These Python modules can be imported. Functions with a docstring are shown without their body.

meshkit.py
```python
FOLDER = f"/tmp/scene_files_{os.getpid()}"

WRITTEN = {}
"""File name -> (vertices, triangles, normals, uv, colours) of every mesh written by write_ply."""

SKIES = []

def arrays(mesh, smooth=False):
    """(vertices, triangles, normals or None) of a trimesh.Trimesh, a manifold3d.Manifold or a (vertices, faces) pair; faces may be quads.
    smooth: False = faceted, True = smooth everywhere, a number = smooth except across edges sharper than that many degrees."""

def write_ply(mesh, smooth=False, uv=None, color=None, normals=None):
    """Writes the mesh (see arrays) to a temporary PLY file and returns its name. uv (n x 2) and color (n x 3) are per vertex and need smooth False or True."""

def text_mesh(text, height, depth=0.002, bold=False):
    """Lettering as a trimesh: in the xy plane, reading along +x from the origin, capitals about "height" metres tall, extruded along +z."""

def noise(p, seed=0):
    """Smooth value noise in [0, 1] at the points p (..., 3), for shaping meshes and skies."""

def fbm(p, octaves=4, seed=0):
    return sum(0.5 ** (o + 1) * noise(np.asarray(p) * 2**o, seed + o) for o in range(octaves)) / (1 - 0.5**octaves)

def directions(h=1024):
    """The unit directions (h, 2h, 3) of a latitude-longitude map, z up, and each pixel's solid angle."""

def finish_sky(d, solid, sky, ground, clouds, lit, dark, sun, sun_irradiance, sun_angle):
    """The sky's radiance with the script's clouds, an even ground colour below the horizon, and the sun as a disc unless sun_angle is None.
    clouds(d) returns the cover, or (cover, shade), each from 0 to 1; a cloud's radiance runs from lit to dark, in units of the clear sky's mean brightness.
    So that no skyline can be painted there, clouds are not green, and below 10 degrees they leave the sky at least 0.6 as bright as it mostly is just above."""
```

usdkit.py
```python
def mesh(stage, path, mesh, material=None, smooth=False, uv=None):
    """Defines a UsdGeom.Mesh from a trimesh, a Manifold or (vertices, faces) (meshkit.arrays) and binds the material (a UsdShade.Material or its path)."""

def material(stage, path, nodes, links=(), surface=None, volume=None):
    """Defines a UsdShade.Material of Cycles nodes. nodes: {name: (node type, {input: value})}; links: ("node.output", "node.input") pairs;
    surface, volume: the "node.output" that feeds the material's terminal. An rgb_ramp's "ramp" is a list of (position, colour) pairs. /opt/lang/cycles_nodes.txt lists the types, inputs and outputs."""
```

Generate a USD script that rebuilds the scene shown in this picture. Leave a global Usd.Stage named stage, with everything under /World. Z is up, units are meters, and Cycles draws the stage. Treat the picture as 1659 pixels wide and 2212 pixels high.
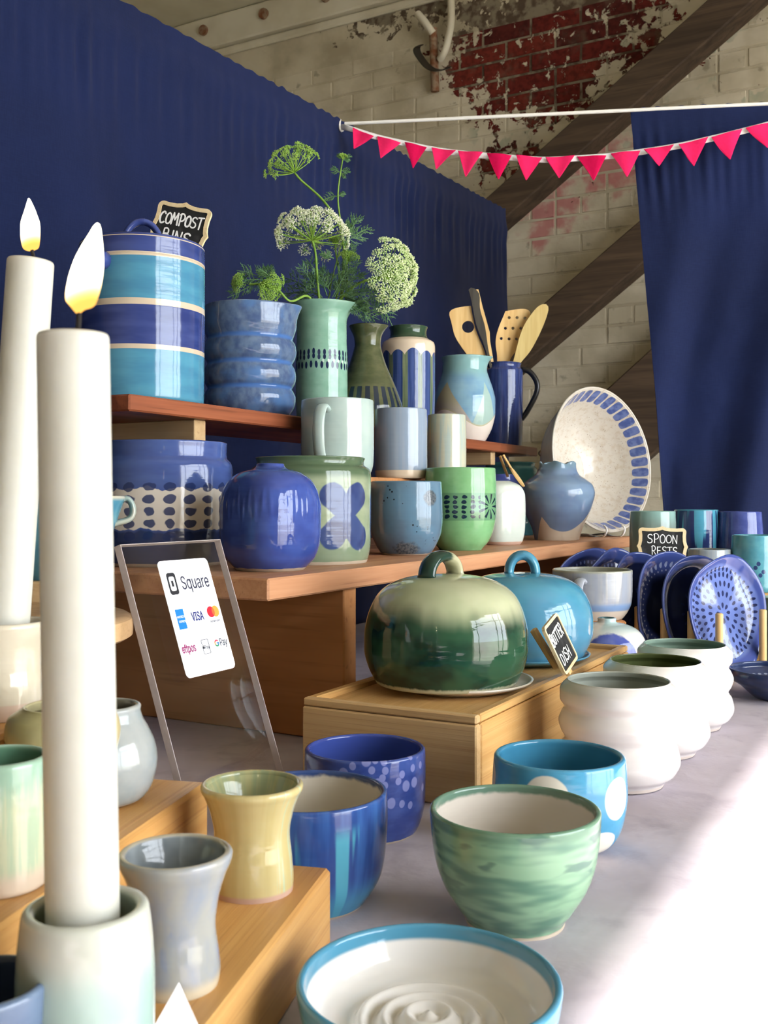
import math, random
import numpy as np, trimesh, usdkit, meshkit
from shapely.geometry import Polygon, LineString, Point, box as sbox
from shapely import affinity, union_all
from scipy.interpolate import PchipInterpolator
from pxr import Usd, UsdGeom, UsdLux, UsdShade, Sdf, Gf, Vt

random.seed(7); RNG = np.random.default_rng(11)
stage = Usd.Stage.CreateInMemory()
UsdGeom.SetStageUpAxis(stage, 'Z'); UsdGeom.SetStageMetersPerUnit(stage, 1.0)
UsdGeom.Xform.Define(stage, '/World'); UsdGeom.Scope.Define(stage, '/World/Looks')
PI = math.pi
# ------------------------------------------------------------------ camera, light, exposure
F, CU, HV, CZ = 2200.0, 829.5, 1082.0, 1.03      # focal length in px, image centre u, horizon v, eye height
cam = UsdGeom.Camera.Define(stage, '/World/camera')
cam.AddTranslateOp().Set((0, 0, CZ)); cam.AddRotateXYZOp().Set((90, 0, 0))
FL = 6.0
cam.CreateFocalLengthAttr(FL); cam.CreateHorizontalApertureAttr(FL * 1659 / F); cam.CreateVerticalApertureAttr(FL * 2212 / F)
cam.CreateVerticalApertureOffsetAttr(-FL * (1106 - HV) / F)
cam.CreateFStopAttr(3.6); cam.CreateFocusDistanceAttr(1.15); cam.CreateClippingRangeAttr((0.02, 200.0))
EXPOSURE = 0.55
cam.CreateExposureAttr(EXPOSURE)
PHI = math.radians(28.5)                          # the stall's direction, seen from above
A = np.array([math.sin(PHI), math.cos(PHI), 0.0])  # along the shelves, away from the eye
B = np.array([-math.cos(PHI), math.sin(PHI), 0.0]) # across, towards the curtain
sky = UsdLux.DomeLight.Define(stage, '/World/sky')
sky.CreateIntensityAttr(2.7); sky.CreateColorAttr((0.91, 0.965, 1.03))
sun = UsdLux.DistantLight.Define(stage, '/World/sun')
sun.CreateIntensityAttr(5.0); sun.CreateNormalizeAttr(True); sun.CreateAngleAttr(0.65); sun.CreateColorAttr((1.0, 0.95, 0.88))
W_OPEN, Z_HEAD = -2.8, 2.9                        # the open doorway: its plane across, its head height
SUN_EL = math.atan2(Z_HEAD - 0.75, 0.146 - W_OPEN + 0.3)
sd = B * math.cos(SUN_EL) + np.array([0, 0, -math.sin(SUN_EL)])          # the way sunlight travels
sun.AddTransformOp().Set(Gf.Matrix4d(Gf.Rotation(Gf.Vec3d(0, 0, -1), Gf.Vec3d(*sd)), Gf.Vec3d(0, 0, 0)))

# ------------------------------------------------------------------ coordinates
def SW(s, w, z=0.0): return A * s + B * w + np.array([0, 0, z])
def at(u, v, d): return np.array([(u - CU) / F * d, d, CZ - (v - HV) / F * d])
def s_for(u, w):
    k = (u - CU) / F
    return w * (k * B[1] - B[0]) / (A[0] - k * A[1])
Z_TABLE = CZ - 0.28
Z_LOW = CZ - 0.079
Z_UP = CZ + 0.1255
Z_MID = CZ + 0.036
def d_table(v, z): return (CZ - z) * F / (v - HV)

# ------------------------------------------------------------------ names, things, parts
USED = {}
def numbered(parent, name):
    k = (parent, name); n = USED.get(k, -1) + 1; USED[k] = n
    return f'{parent}/{name}' if n == 0 else f'{parent}/{name}_{n:03d}'
def tag(prim, label=None, cat=None, group=None, kind=None):
    for k, v in (('label', label), ('category', cat), ('group', group), ('kind', kind)):
        if v: prim.SetCustomDataByKey(k, v)
def place(x, loc, rotz):
    x.AddTranslateOp().Set(Gf.Vec3d(*map(float, loc)))
    if rotz: x.AddRotateZOp().Set(math.degrees(rotz))
class Thing:
    def __init__(self, name, label, cat=None, loc=(0, 0, 0), rotz=0, group=None, kind=None):
        self.path = numbered('/World', name); self.loc = np.array(loc, float)
        x = UsdGeom.Xform.Define(stage, self.path); place(x, loc, rotz)
        tag(x.GetPrim(), label, cat, group, kind)
    def part(self, name, mesh, mat, smooth=30, world=False, label=None, kind=None, under=None, prof=None):
        p = numbered(under or self.path, name)
        m = emit(p, mesh, mat, smooth, -self.loc if world else None, prof)
        tag(m.GetPrim(), label, None, None, kind)
        return p
def emit(path, mesh, mat, smooth=30, shift=None, prof=None):
    v, f = np.array(mesh.vertices), np.array(mesh.faces)
    if shift is not None: v = v + shift
    m = usdkit.mesh(stage, path, trimesh.Trimesh(v, f, process=False), mat, smooth=smooth)
    if prof is not None:
        UsdGeom.PrimvarsAPI(m).CreatePrimvar('prof', Sdf.ValueTypeNames.FloatArray, 'vertex').Set(Vt.FloatArray.FromNumpy(np.asarray(prof, np.float32)))
    return m
def solo(name, mesh, mat, label, cat=None, loc=(0, 0, 0), rotz=0, smooth=30, world=False, group=None, kind=None, prof=None):
    p = numbered('/World', name)
    m = emit(p, mesh, mat, smooth, -np.array(loc, float) if world else None, prof)
    if np.any(np.array(loc)) or rotz: place(m, loc, rotz)
    tag(m.GetPrim(), label, cat, group, kind)
    return p

# ------------------------------------------------------------------ shader graphs
def C(r, g, b):
    return tuple((x / 255 / 12.92) if x / 255 < 0.04045 else ((x / 255 + 0.055) / 1.055) ** 2.4 for x in (r, g, b))
class V:
    def __init__(s, g, name, out): s.g, s.name, s.out = g, name, out
    def _m(s, op, a, b): return s.g.math(op, a, b)
    def __add__(s, o): return s._m('add', s, o)
    __radd__ = __add__
    def __sub__(s, o): return s._m('subtract', s, o)
    def __rsub__(s, o): return s._m('subtract', o, s)
    def __mul__(s, o): return s._m('multiply', s, o)
    __rmul__ = __mul__
    def __truediv__(s, o): return s._m('divide', s, o)
class G:
    def __init__(s): s.nodes, s.links = {}, []
    def node(s, kind, out, **kw):
        n = f'n{len(s.nodes)}'; const = {}
        for k, v in kw.items():
            if isinstance(v, V): s.links.append((f'{v.name}.{v.out}', f'{n}.{k}'))
            else: const[k] = v
        s.nodes[n] = (kind, const); return V(s, n, out)
    def math(s, op, a, b=0.0, c=0.0): return s.node('math', 'value', math_type=op, value1=a, value2=b, value3=c)
    def xyz(s, x, y, z): return s.node('combine_xyz', 'vector', x=x, y=y, z=z)
    def sep(s, v):
        a = s.node('separate_xyz', 'x', vector=v); return a, V(s, a.name, 'y'), V(s, a.name, 'z')
    def noise(s, vec, scale=5, detail=2, rough=0.5, dist=0.0, out='fac'): return s.node('noise_texture', out, vector=vec, scale=scale, detail=detail, roughness=rough, distortion=dist)
    def voro(s, vec, scale=5, out='distance', rnd=1.0): return s.node('voronoi_texture', out, vector=vec, scale=scale, randomness=rnd)
    def mix(s, f, a, b): return s.node('mix_color', 'result', fac=f, a=a, b=b)
    def mul(s, f, a, b): return s.node('mix_color', 'result', fac=f, a=a, b=b, blend_type='multiply')
    def step(s, e0, e1, x):
        if e0 > e1: return 1.0 - s.node('map_range', 'result', range_type='smoothstep', value=x, from_min=e1, from_max=e0)
        return s.node('map_range', 'result', range_type='smoothstep', value=x, from_min=e0, from_max=e1)
    def ramp(s, f, stops): return s.node('rgb_ramp', 'color', fac=f, ramp=stops)
    def mx(s, a, b): return s.math('maximum', a, b)
    def mn(s, a, b): return s.math('minimum', a, b)
    def ab(s, a): return s.math('absolute', a)
    def frac(s, a): return s.math('fraction', a)
    def obj(s): return s.node('texture_coordinate', 'object')
    def pos(s): return s.node('geometry', 'position')
    def attr(s, n): return s.node('attribute', 'fac', attribute=n)
    def bump(s, h, strength=0.3, dist=0.002, normal=None):
        kw = dict(height=h, strength=strength, distance=dist)
        if normal is not None: kw['normal'] = normal
        return s.node('bump', 'normal', **kw)
    def done(s, name, closure): return usdkit.material(stage, f'/World/Looks/{name}', s.nodes, s.links, surface=f'{closure.name}.{closure.out}')
    def pbr(s, name, **kw): return s.done(name, s.node('principled_bsdf', 'BSDF', **kw))
def plain(name, col, rough=0.5, **kw): return G().pbr(name, base_color=col, roughness=rough, **kw)

class Ctx: pass
def glaze(name, fn, rough=0.09, ring=0.22, spec=0.5, foot=None, foot_col=C(196, 178, 150), coat=0.0):
    """fn(g, c) gives the colour; c.th is the angle round the pot (0 faces the front), c.z the height, c.t 0 outside, 1 inside."""
    g = G(); c = Ctx(); o = g.obj(); c.o = o
    c.x, c.y, c.z = g.sep(o)
    c.th = g.math('arctan2', c.x, c.y * -1.0); c.r = g.math('sqrt', c.x * c.x + c.y * c.y)
    c.t = g.attr('prof')
    c.cyl = lambda a, b: g.xyz(g.math('sine', c.th) * a, g.math('cosine', c.th) * a, c.z * b)   # stretched round the pot
    col = fn(g, c)
    r = rough
    if foot:
        edge = foot + (g.noise(c.cyl(3, 30), 1.0, 2) - 0.5) * 0.002
        m = g.step(-0.0004, 0.0004, c.z - edge)
        col = g.mix(m, foot_col, col); r = 0.55 + m * (rough - 0.55)
    col = g.node('hsv', 'color', hue=0.494, saturation=0.90, value=0.84, color=col)
    h = g.noise(c.cyl(0.6, 110), 1.0, 2) + g.noise(o, 45, 2) * 0.9
    return g.pbr(name, base_color=col, roughness=r, specular_ior_level=spec, normal=g.bump(h, ring, 0.0016), coat_weight=coat)
def streak(g, c, a, b, lo=3.0, hi=70.0, s=1.0):     # a thrown pot's brushed rings between two tones
    n = g.noise(c.cyl(lo, hi), s, 3)
    return g.mix(g.step(0.3, 0.7, n), a, b)
def drips(g, c, a, b, k=9.0):
    n = g.noise(c.cyl(k, 5), 1.0, 3, dist=0.4)
    return g.mix(g.step(0.32, 0.68, n), a, b)
def spot(g, c, th0, z0, rt, rz, soft=0.12, wob=0.12):
    n = (g.noise(c.o, 160, 1) - 0.5) * wob * 2
    q = g.math('sqrt', g.math('power', g.ab((c.th - th0) / rt), 2.0) + g.math('power', g.ab((c.z - z0) / rz), 2.0)) + n
    return g.step(1 + soft, 1 - soft, q)
def grid_dots(g, c, nth, z0, dz, rows, rt, rz, shift=0.0, jit=0.15):
    """rows of nth dots round the pot; rt, rz their half sizes as a share of the cell."""
    a = c.th * (nth / (2 * PI)) + shift + 50.0
    b = (c.z - z0) / dz
    j = (g.noise(c.o, 90, 1) - 0.5) * jit * 2
    fa = (g.frac(a) - 0.5 + j) / rt; fb = (g.frac(b + 50.0) - 0.5 + j) / rz
    q = g.math('sqrt', fa * fa + fb * fb)
    return g.step(1.12, 0.88, q) * g.step(-0.02, 0.02, b) * g.step(rows + 0.02, rows - 0.02, b)
def lerp_z(g, c, z0, z1, a, b, wob=0.0, f=20):
    z = c.z + ((g.noise(c.o, f, 2) - 0.5) * wob if wob else 0.0)
    return g.mix(g.step(z0, z1, z), a, b)

def wood(name, c1, c2, c3, axis, grain=55.0, long=2.2, rough=0.5, ring=0.0, spec=0.3):
    g = G(); x, y, z = g.sep(g.pos()); ax = np.array(axis, float); ax /= np.linalg.norm(ax)
    al = x * float(ax[0]) + y * float(ax[1]) + z * float(ax[2])
    if abs(ax[2]) > 0.7: p, q = x * float(A[0]) + y * float(A[1]), x * float(B[0]) + y * float(B[1])
    else: p, q = x * float(-ax[1]) + y * float(ax[0]), z
    v = g.xyz(al * long, p * grain, q * grain)
    n1 = g.noise(v, 1.0, 4, 0.6, dist=0.6); n2 = g.noise(g.xyz(al * long * 4, p * grain * 6, q * grain * 6), 1.0, 2)
    n3 = g.noise(g.xyz(al * 1.5, p * 9, q * 9), 1.0, 2, dist=1.0)
    col = g.mix(g.step(0.3, 0.7, n1), c1, c2)
    col = g.mix(g.step(0.5, 0.75, n3) * 0.6, col, c3)
    col = g.mul(g.step(0.55, 0.8, n2) * 0.35, col, c3)
    return g.pbr(name, base_color=col, roughness=rough, specular_ior_level=spec, normal=g.bump(n1 + n2 * 0.5, 0.25, 0.0012))

# ------------------------------------------------------------------ mesh helpers
def mk(v, f): return trimesh.Trimesh(np.asarray(v, float), np.asarray(f, int), process=False)
def join(ms): return trimesh.util.concatenate([m for m in ms])
def ring_faces(rows, n, closed=True):
    i = np.arange(rows - 1)[:, None] * n; j = np.arange(n if closed else n - 1)[None]; k = (j + 1) % n
    a, b, c, d = (i + j).ravel(), (i + k).ravel(), (i + n + k).ravel(), (i + n + j).ravel()
    return np.concatenate([np.stack([a, b, c], 1), np.stack([a, c, d], 1)])
def revolve(rz, n=96, wob=0.004, seed=0, spout=None, mod=None):
    rz = np.asarray(rz, float); th = np.arange(n) / n * 2 * PI
    r, z = rz[:, :1], rz[:, 1:]
    rr = r * (1 + wob * np.sin(2 * th + seed) + wob * 0.5 * np.sin(3 * th + 2 * seed))[None]
    zz = np.broadcast_to(z, rr.shape).copy()
    X, Y = rr * np.sin(th)[None], -rr * np.cos(th)[None]
    if mod: X, Y, zz = mod(X, Y, zz, th, rz)
    v = np.stack([X, Y, zz], -1).reshape(-1, 3)
    return mk(v, ring_faces(len(rz), n))
def smooth_profile(pts, n=60):
    p = np.asarray(pts, float); t = np.r_[0, np.cumsum(np.linalg.norm(np.diff(p, axis=0), axis=1))]
    u = np.linspace(0, t[-1], n)
    return np.stack([PchipInterpolator(t, p[:, 0])(u), PchipInterpolator(t, p[:, 1])(u)], 1)
def vessel_profile(outer, thick=0.004, floor=0.007, n=56):
    """outer: (r, z) from the foot up to the rim. Gives the closed profile and its inside flag."""
    o = smooth_profile(outer, n); h = o[-1, 1]
    d = np.gradient(o, axis=0); nn = np.stack([-d[:, 1], d[:, 0]], 1); nn /= np.linalg.norm(nn, axis=1, keepdims=True)
    inn = o + nn * thick; inn[:, 0] = np.maximum(inn[:, 0], 0.0008)
    k = inn[:, 1] > floor
    inn = inn[k]; inn = inn[::-1]; inn[0, 1] = h - 0.0002
    rim_c = (o[-1] + inn[0]) / 2; rr = np.linalg.norm(o[-1] - inn[0]) / 2
    a0 = math.atan2(o[-1, 1] - rim_c[1], o[-1, 0] - rim_c[0])
    rim = [rim_c + rr * np.array([math.cos(a0 + a), math.sin(a0 + a)]) for a in np.linspace(0, PI, 8)[1:-1]]
    last = inn[-1]
    bott = [[last[0] * f, floor - (0.0004 if f < 0.6 else 0)] for f in (0.93, 0.8, 0.5, 0.02)]
    base = [[0.0005, 0.0012], [o[0, 0] * 0.8, 0.0012], [o[0, 0] * 0.86, 0.0], [o[0, 0] - 0.0006, 0.0]]
    prof = np.vstack([base, o, rim, inn, bott])
    flag = np.r_[np.zeros(4 + len(o)), np.linspace(0.2, 0.8, len(rim)), np.ones(len(inn) + 4)]
    return prof, flag
def vessel(outer, thick=0.004, floor=0.007, n=96, wob=0.004, seed=0, mod=None, rows=56):
    p, fl = vessel_profile(outer, thick, floor, rows)
    return revolve(p, n, wob, seed, mod=mod), np.repeat(fl, n)
def tube(pts, rad, sides=8, caps=True):
    p = np.asarray(pts, float); n = len(p); rad = np.broadcast_to(np.asarray(rad, float), (n,))
    t = np.gradient(p, axis=0); t /= np.maximum(np.linalg.norm(t, axis=1, keepdims=True), 1e-12)
    ref = np.array([0, 0, 1.0]) if abs(t[0, 2]) < 0.9 else np.array([1.0, 0, 0])
    x = np.cross(ref, t[0]); x /= np.linalg.norm(x); vs = []
    for i in range(n):
        x = x - t[i] * (x @ t[i]); x /= np.linalg.norm(x); y = np.cross(t[i], x)
        a = np.arange(sides) / sides * 2 * PI
        vs.append(p[i] + rad[i] * (np.cos(a)[:, None] * x + np.sin(a)[:, None] * y))
    v = np.vstack(vs); f = ring_faces(n, sides)
    if caps:
        c0, c1 = len(v), len(v) + 1; v = np.vstack([v, p[:1], p[-1:]]); j = np.arange(sides); k = (j + 1) % sides
        f = np.vstack([f, np.stack([np.full(sides, c0), k, j], 1), np.stack([np.full(sides, c1), (n - 1) * sides + j, (n - 1) * sides + k], 1)])
    return mk(v, f)
def strap(pts, wide, thick, side, n=10):
    """a handle: an oval section, wide along side, swept along pts."""
    p = np.asarray(pts, float); m = len(p); s = np.asarray(side, float); s /= np.linalg.norm(s)
    t = np.gradient(p, axis=0); t /= np.linalg.norm(t, axis=1, keepdims=True)
    wide = np.broadcast_to(np.asarray(wide, float), (m,)); thick = np.broadcast_to(np.asarray(thick, float), (m,)); a = np.arange(n) / n * 2 * PI; v = []
    for i in range(m):
        q = np.cross(t[i], s); q /= np.linalg.norm(q)
        v.append(p[i] + wide[i] / 2 * np.cos(a)[:, None] * s + thick[i] / 2 * np.sin(a)[:, None] * q)
    v = np.vstack(v); c0, c1 = len(v), len(v) + 1; v = np.vstack([v, p[:1], p[-1:]]); j = np.arange(n); k = (j + 1) % n
    f = np.vstack([ring_faces(m, n), np.stack([np.full(n, c0), k, j], 1), np.stack([np.full(n, c1), (m - 1) * n + j, (m - 1) * n + k], 1)])
    return mk(v, f)
def spline(pts, n=24):
    p = np.asarray(pts, float); t = np.r_[0, np.cumsum(np.linalg.norm(np.diff(p, axis=0), axis=1))]
    from scipy.interpolate import CubicSpline
    return CubicSpline(t, p)(np.linspace(0, t[-1], n))
def slab(origin, ex, ey, ez, bev=0.001):
    """a bevelled box: origin its corner, ex, ey, ez its edges."""
    o, E = np.asarray(origin, float), [np.asarray(e, float) for e in (ex, ey, ez)]
    L = [np.linalg.norm(e) for e in E]; bv = min(bev, 0.45 * min(L)); pts = []
    for i in (0, 1):
        for j in (0, 1):
            for k in (0, 1):
                for ax in range(3):
                    c = np.array([i, j, k], float); q = [abs(c[m] * L[m] - (0 if m == ax else bv)) / L[m] for m in range(3)]
                    pts.append(o + sum(q[m] * E[m] for m in range(3)))
    return trimesh.convex.convex_hull(np.array(pts))
def block(s0, s1, w0, w1, z0, z1, bev=0.0012):
    return slab(SW(s0, w0, z0), A * (s1 - s0), B * (w1 - w0), (0, 0, z1 - z0), bev)
def extrude(poly, depth):
    gs = getattr(poly, 'geoms', [poly])
    return join([trimesh.creation.extrude_polygon(p, depth, engine='earcut') for p in gs if p.area > 1e-12])
def framed(mesh, o, ex, ey):
    """puts a mesh in xy into the frame o + x ex + y ey + z n."""
    ex, ey = np.asarray(ex, float), np.asarray(ey, float); n = np.cross(ex, ey); n /= np.linalg.norm(n)
    v = np.array(mesh.vertices)
    return mk(np.asarray(o) + v[:, :1] * ex + v[:, 1:2] * ey + v[:, 2:3] * n, mesh.faces)
def grid_mesh(P):
    n, m = P.shape[:2]; return mk(P.reshape(-1, 3), ring_faces(n, m, closed=False))
def sheet(P, thick):
    """a cloth with a thickness from a grid of points."""
    n, m = P.shape[:2]; du = np.gradient(P, axis=0); dv = np.gradient(P, axis=1); nn = np.cross(du, dv); nn /= np.linalg.norm(nn, axis=2, keepdims=True)
    a, b = P + nn * thick / 2, P - nn * thick / 2
    fa = ring_faces(n, m, False); v = np.vstack([a.reshape(-1, 3), b.reshape(-1, 3)]); N = n * m
    i = np.arange(N).reshape(n, m); loop = np.r_[i[0, :], i[1:, -1], i[-1, -2::-1], i[-2:0, 0]]
    l2 = np.roll(loop, -1)
    rim = np.vstack([np.stack([loop, l2, l2 + N], 1), np.stack([loop, l2 + N, loop + N], 1)])
    return mk(v, np.vstack([fa, fa[:, ::-1] + N, rim[:, ::-1]]))

# ================================================================== MATERIALS OF THE PLACE
def wall_coords(g):
    x, y, z = g.sep(g.pos())
    return x * float(B[0]) + y * float(B[1]), z, x * float(A[0]) + y * float(A[1])
S_WALL = 4.45
def paint_mask(g, w, z, q):
    """1 where the cream paint has come off the bricks: worn patches with a place of their own on the wall."""
    def blob(w0, z0, rw, rz):
        a, b = (w - w0) / rw, (z - z0) / rz
        return g.step(1.25, 0.35, g.math('sqrt', a * a + b * b))
    n = g.noise(q, 7, 6, 0.62, dist=0.5); n2 = g.noise(q, 22, 5, 0.62, dist=0.5)
    e = g.mx(blob(1.55, CZ + 2.12, 0.80, 0.58), g.mx(blob(2.15, CZ + 2.44, 0.85, 0.2) * 0.9, blob(1.73, CZ + 1.58, 0.34, 0.16) * 0.85))
    e = g.mx(e, g.mx(blob(0.85, CZ + 1.95, 0.5, 0.5) * 0.42, blob(1.45, CZ + 1.4, 0.25, 0.12) * 0.5))
    e = g.mx(e, 0.13)
    return g.step(0.795, 0.825, e * 0.34 + n * 0.48 + n2 * 0.60), n, n2
def brick_mat(name, red):
    g = G(); w, z, _ = wall_coords(g); q = g.pos()
    m, n, n2 = paint_mask(g, w, z, q)
    soot = g.noise(q, 3.0, 3)
    clay = g.mix(g.step(0.35, 0.7, g.noise(q, 40, 3)), red, tuple(x * 0.55 for x in red))
    clay = g.mix(g.step(0.55, 0.75, g.noise(q, 11, 4)) * 0.7, clay, C(92, 80, 66))
    cream = g.mix(g.step(0.35, 0.7, g.noise(q, 5, 4)), C(206, 196, 174), C(178, 167, 144))
    cream = g.mix(g.step(0.62, 0.72, g.noise(q, 14, 4)) * 0.55, cream, C(120, 112, 94))
    mint = g.step(0.56, 0.6, g.noise(q, 8.3, 3)) * g.step(0.25, 0.5, m + n * 0.8)
    cream = g.mix(mint * 0.6 * g.step(CZ + 1.45, CZ + 1.6, z) * g.step(2.0, 1.9, w), cream, C(140, 150, 130))
    def pk(w0, z0, r):
        a, b = (w - w0) / r, (z - z0) / (r * 0.8)
        return g.step(1.1, 0.3, g.math('sqrt', a * a + b * b) + (g.noise(q, 16, 4) - 0.5) * 2.2)
    pink = g.mx(pk(1.55, CZ + 1.33, 0.17), g.mx(pk(1.28, CZ + 1.48, 0.2), pk(1.6, CZ + 1.22, 0.1)))
    cream = g.mix(pink * 0.75, cream, C(178, 96, 100))
    col = g.mix(m, cream, clay)
    h = m * -1.0 + n2 * 0.5 + g.noise(q, 60, 4) * 0.35
    return g.pbr(name, base_color=col, roughness=0.85, specular_ior_level=0.2, normal=g.bump(h, 0.7, 0.006))
BRICKS = [brick_mat('painted_brick_a', C(104, 36, 30)), brick_mat('painted_brick_b', C(84, 32, 28)), brick_mat('painted_brick_c', C(114, 44, 34))]
def mortar_mat():
    g = G(); w, z, _ = wall_coords(g); q = g.pos(); m, n, n2 = paint_mask(g, w, z, q)
    cream = g.mix(g.step(0.35, 0.7, g.noise(q, 5, 4)), C(200, 190, 167), C(168, 157, 134))
    col = g.mix(m, cream, g.mix(g.step(0.4, 0.6, g.noise(q, 20, 3)), C(84, 70, 58), C(128, 118, 100)))
    return g.pbr('lime_mortar', base_color=col, roughness=0.9, specular_ior_level=0.15, normal=g.bump(n2 + g.noise(q, 70, 3) * 0.5, 0.6, 0.005))
MORTAR = mortar_mat()
def plaster(name, c1, c2, sc=4):
    g = G(); q = g.pos(); n = g.noise(q, sc, 5)
    return g.pbr(name, base_color=g.mix(g.step(0.35, 0.7, n), c1, c2), roughness=0.8, specular_ior_level=0.2, normal=g.bump(g.noise(q, 30, 4), 0.3, 0.004))
def ceiling_mat():
    g = G(); q = g.pos(); x, y, z = g.sep(q); n = g.noise(q, 3, 5)
    p = at(342, 10, 5.1); dx, dy = (x - float(p[0])) / 0.1, (y - float(p[1])) / 0.16
    st = g.step(1.2, 0.6, g.math('sqrt', dx * dx + dy * dy) + (g.noise(q, 12, 3) - 0.5) * 1.2)
    col = g.mix(st * 0.75, g.mix(g.step(0.35, 0.7, n), C(206, 200, 178), C(190, 182, 158)), C(112, 96, 74))
    return g.pbr('ceiling_board', base_color=col, roughness=0.8, specular_ior_level=0.2)
CEIL = ceiling_mat()
CREAM = plaster('cream_paint', C(214, 207, 188), C(196, 187, 164))
CONC = plaster('concrete_floor', C(150, 146, 138), C(128, 124, 116), 2)
PAVE = plaster('pale_paving', C(176, 170, 158), C(160, 154, 144), 1)
DARKTIMBER = wood('dark_timber', C(84, 68, 54), C(62, 49, 39), C(44, 34, 27), B, 30, 1.6, 0.75)
def navy_cloth():
    g = G(); q = g.pos(); x, y, z = g.sep(q)
    n = g.noise(q, 2.5, 4); weave = g.noise(g.xyz(x * 900, y * 900, z * 60), 1.0, 1) + g.noise(g.xyz(x * 60, y * 60, z * 900), 1.0, 1)
    col = g.mix(g.step(0.3, 0.75, n), C(9, 21, 56), C(13, 27, 68))
    col = g.mix(g.step(0.8, 1.25, weave) * 0.25, col, C(25, 38, 78))
    return g.pbr('navy_cotton', base_color=col, roughness=0.85, specular_ior_level=0.2, sheen_weight=0.08, normal=g.bump(weave, 0.15, 0.0008))
NAVY = navy_cloth()
def linen_cloth():
    g = G(); q = g.pos()
    n = g.noise(q, 9, 5, 0.6, dist=0.3); c = g.noise(q, 22, 4, 0.6, dist=0.3)
    col = g.mix(g.step(0.3, 0.7, n), C(197, 189, 198), C(184, 175, 185))
    col = g.mix(g.step(0.5, 0.72, c) * 0.5, col, C(164, 155, 167))
    ridge = g.ab(c - 0.5)
    return g.pbr('pale_linen', base_color=col, roughness=0.9, specular_ior_level=0.15, normal=g.bump(ridge * -1.0 + n * 0.8, 0.3, 0.004))
LINEN = linen_cloth()
WHITE_M = plain('white_enamel', C(236, 234, 228), 0.35)
RUST = plaster('rusty_iron', C(120, 74, 48), C(150, 130, 108), 30)
DARK_STEEL = plain('dark_steel', C(56, 54, 50), 0.45, metallic=0.6)

# ================================================================== THE SETTING
FLOOR_S0, FLOOR_S1, WL, WR = -4.2, S_WALL, 4.6, W_OPEN
solo('floor', block(FLOOR_S0, FLOOR_S1, WR - 0.3, WL, -0.12, 0.0), CONC, 'grey concrete floor of the hall', kind='structure', smooth=False)
solo('ground', block(-14, 20, -26, WR - 0.3, -0.14, -0.02), PAVE, 'pale sunlit paving outside the doorway', kind='structure', smooth=False)
Z_CEIL = CZ + 2.63
solo('ceiling', block(FLOOR_S0, FLOOR_S1 + 0.2, WR - 0.4, WL, Z_CEIL, Z_CEIL + 0.12), CEIL, 'cream painted ceiling boards with a brown stain', kind='structure', smooth=False)
solo('wall_left', block(FLOOR_S0 - 0.2, FLOOR_S1 + 0.25, WL, WL + 0.2, 0, Z_CEIL), CREAM, 'plain cream wall', kind='structure', smooth=False)
solo('wall_front', block(FLOOR_S0 - 0.2, FLOOR_S0, WR, WL, 0, Z_CEIL), CREAM, 'plain cream wall behind the stall', kind='structure', smooth=False)
OS0, OS1 = -0.75, 2.75
wr = Thing('wall_right', 'cream wall with a wide open doorway', kind='structure')
wr.part('pier', block(FLOOR_S0 - 0.2, OS0, WR - 0.3, WR, 0, Z_CEIL), CREAM, False)
wr.part('pier', block(OS1, FLOOR_S1 + 0.25, WR - 0.3, WR, 0, Z_CEIL), CREAM, False)
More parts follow.
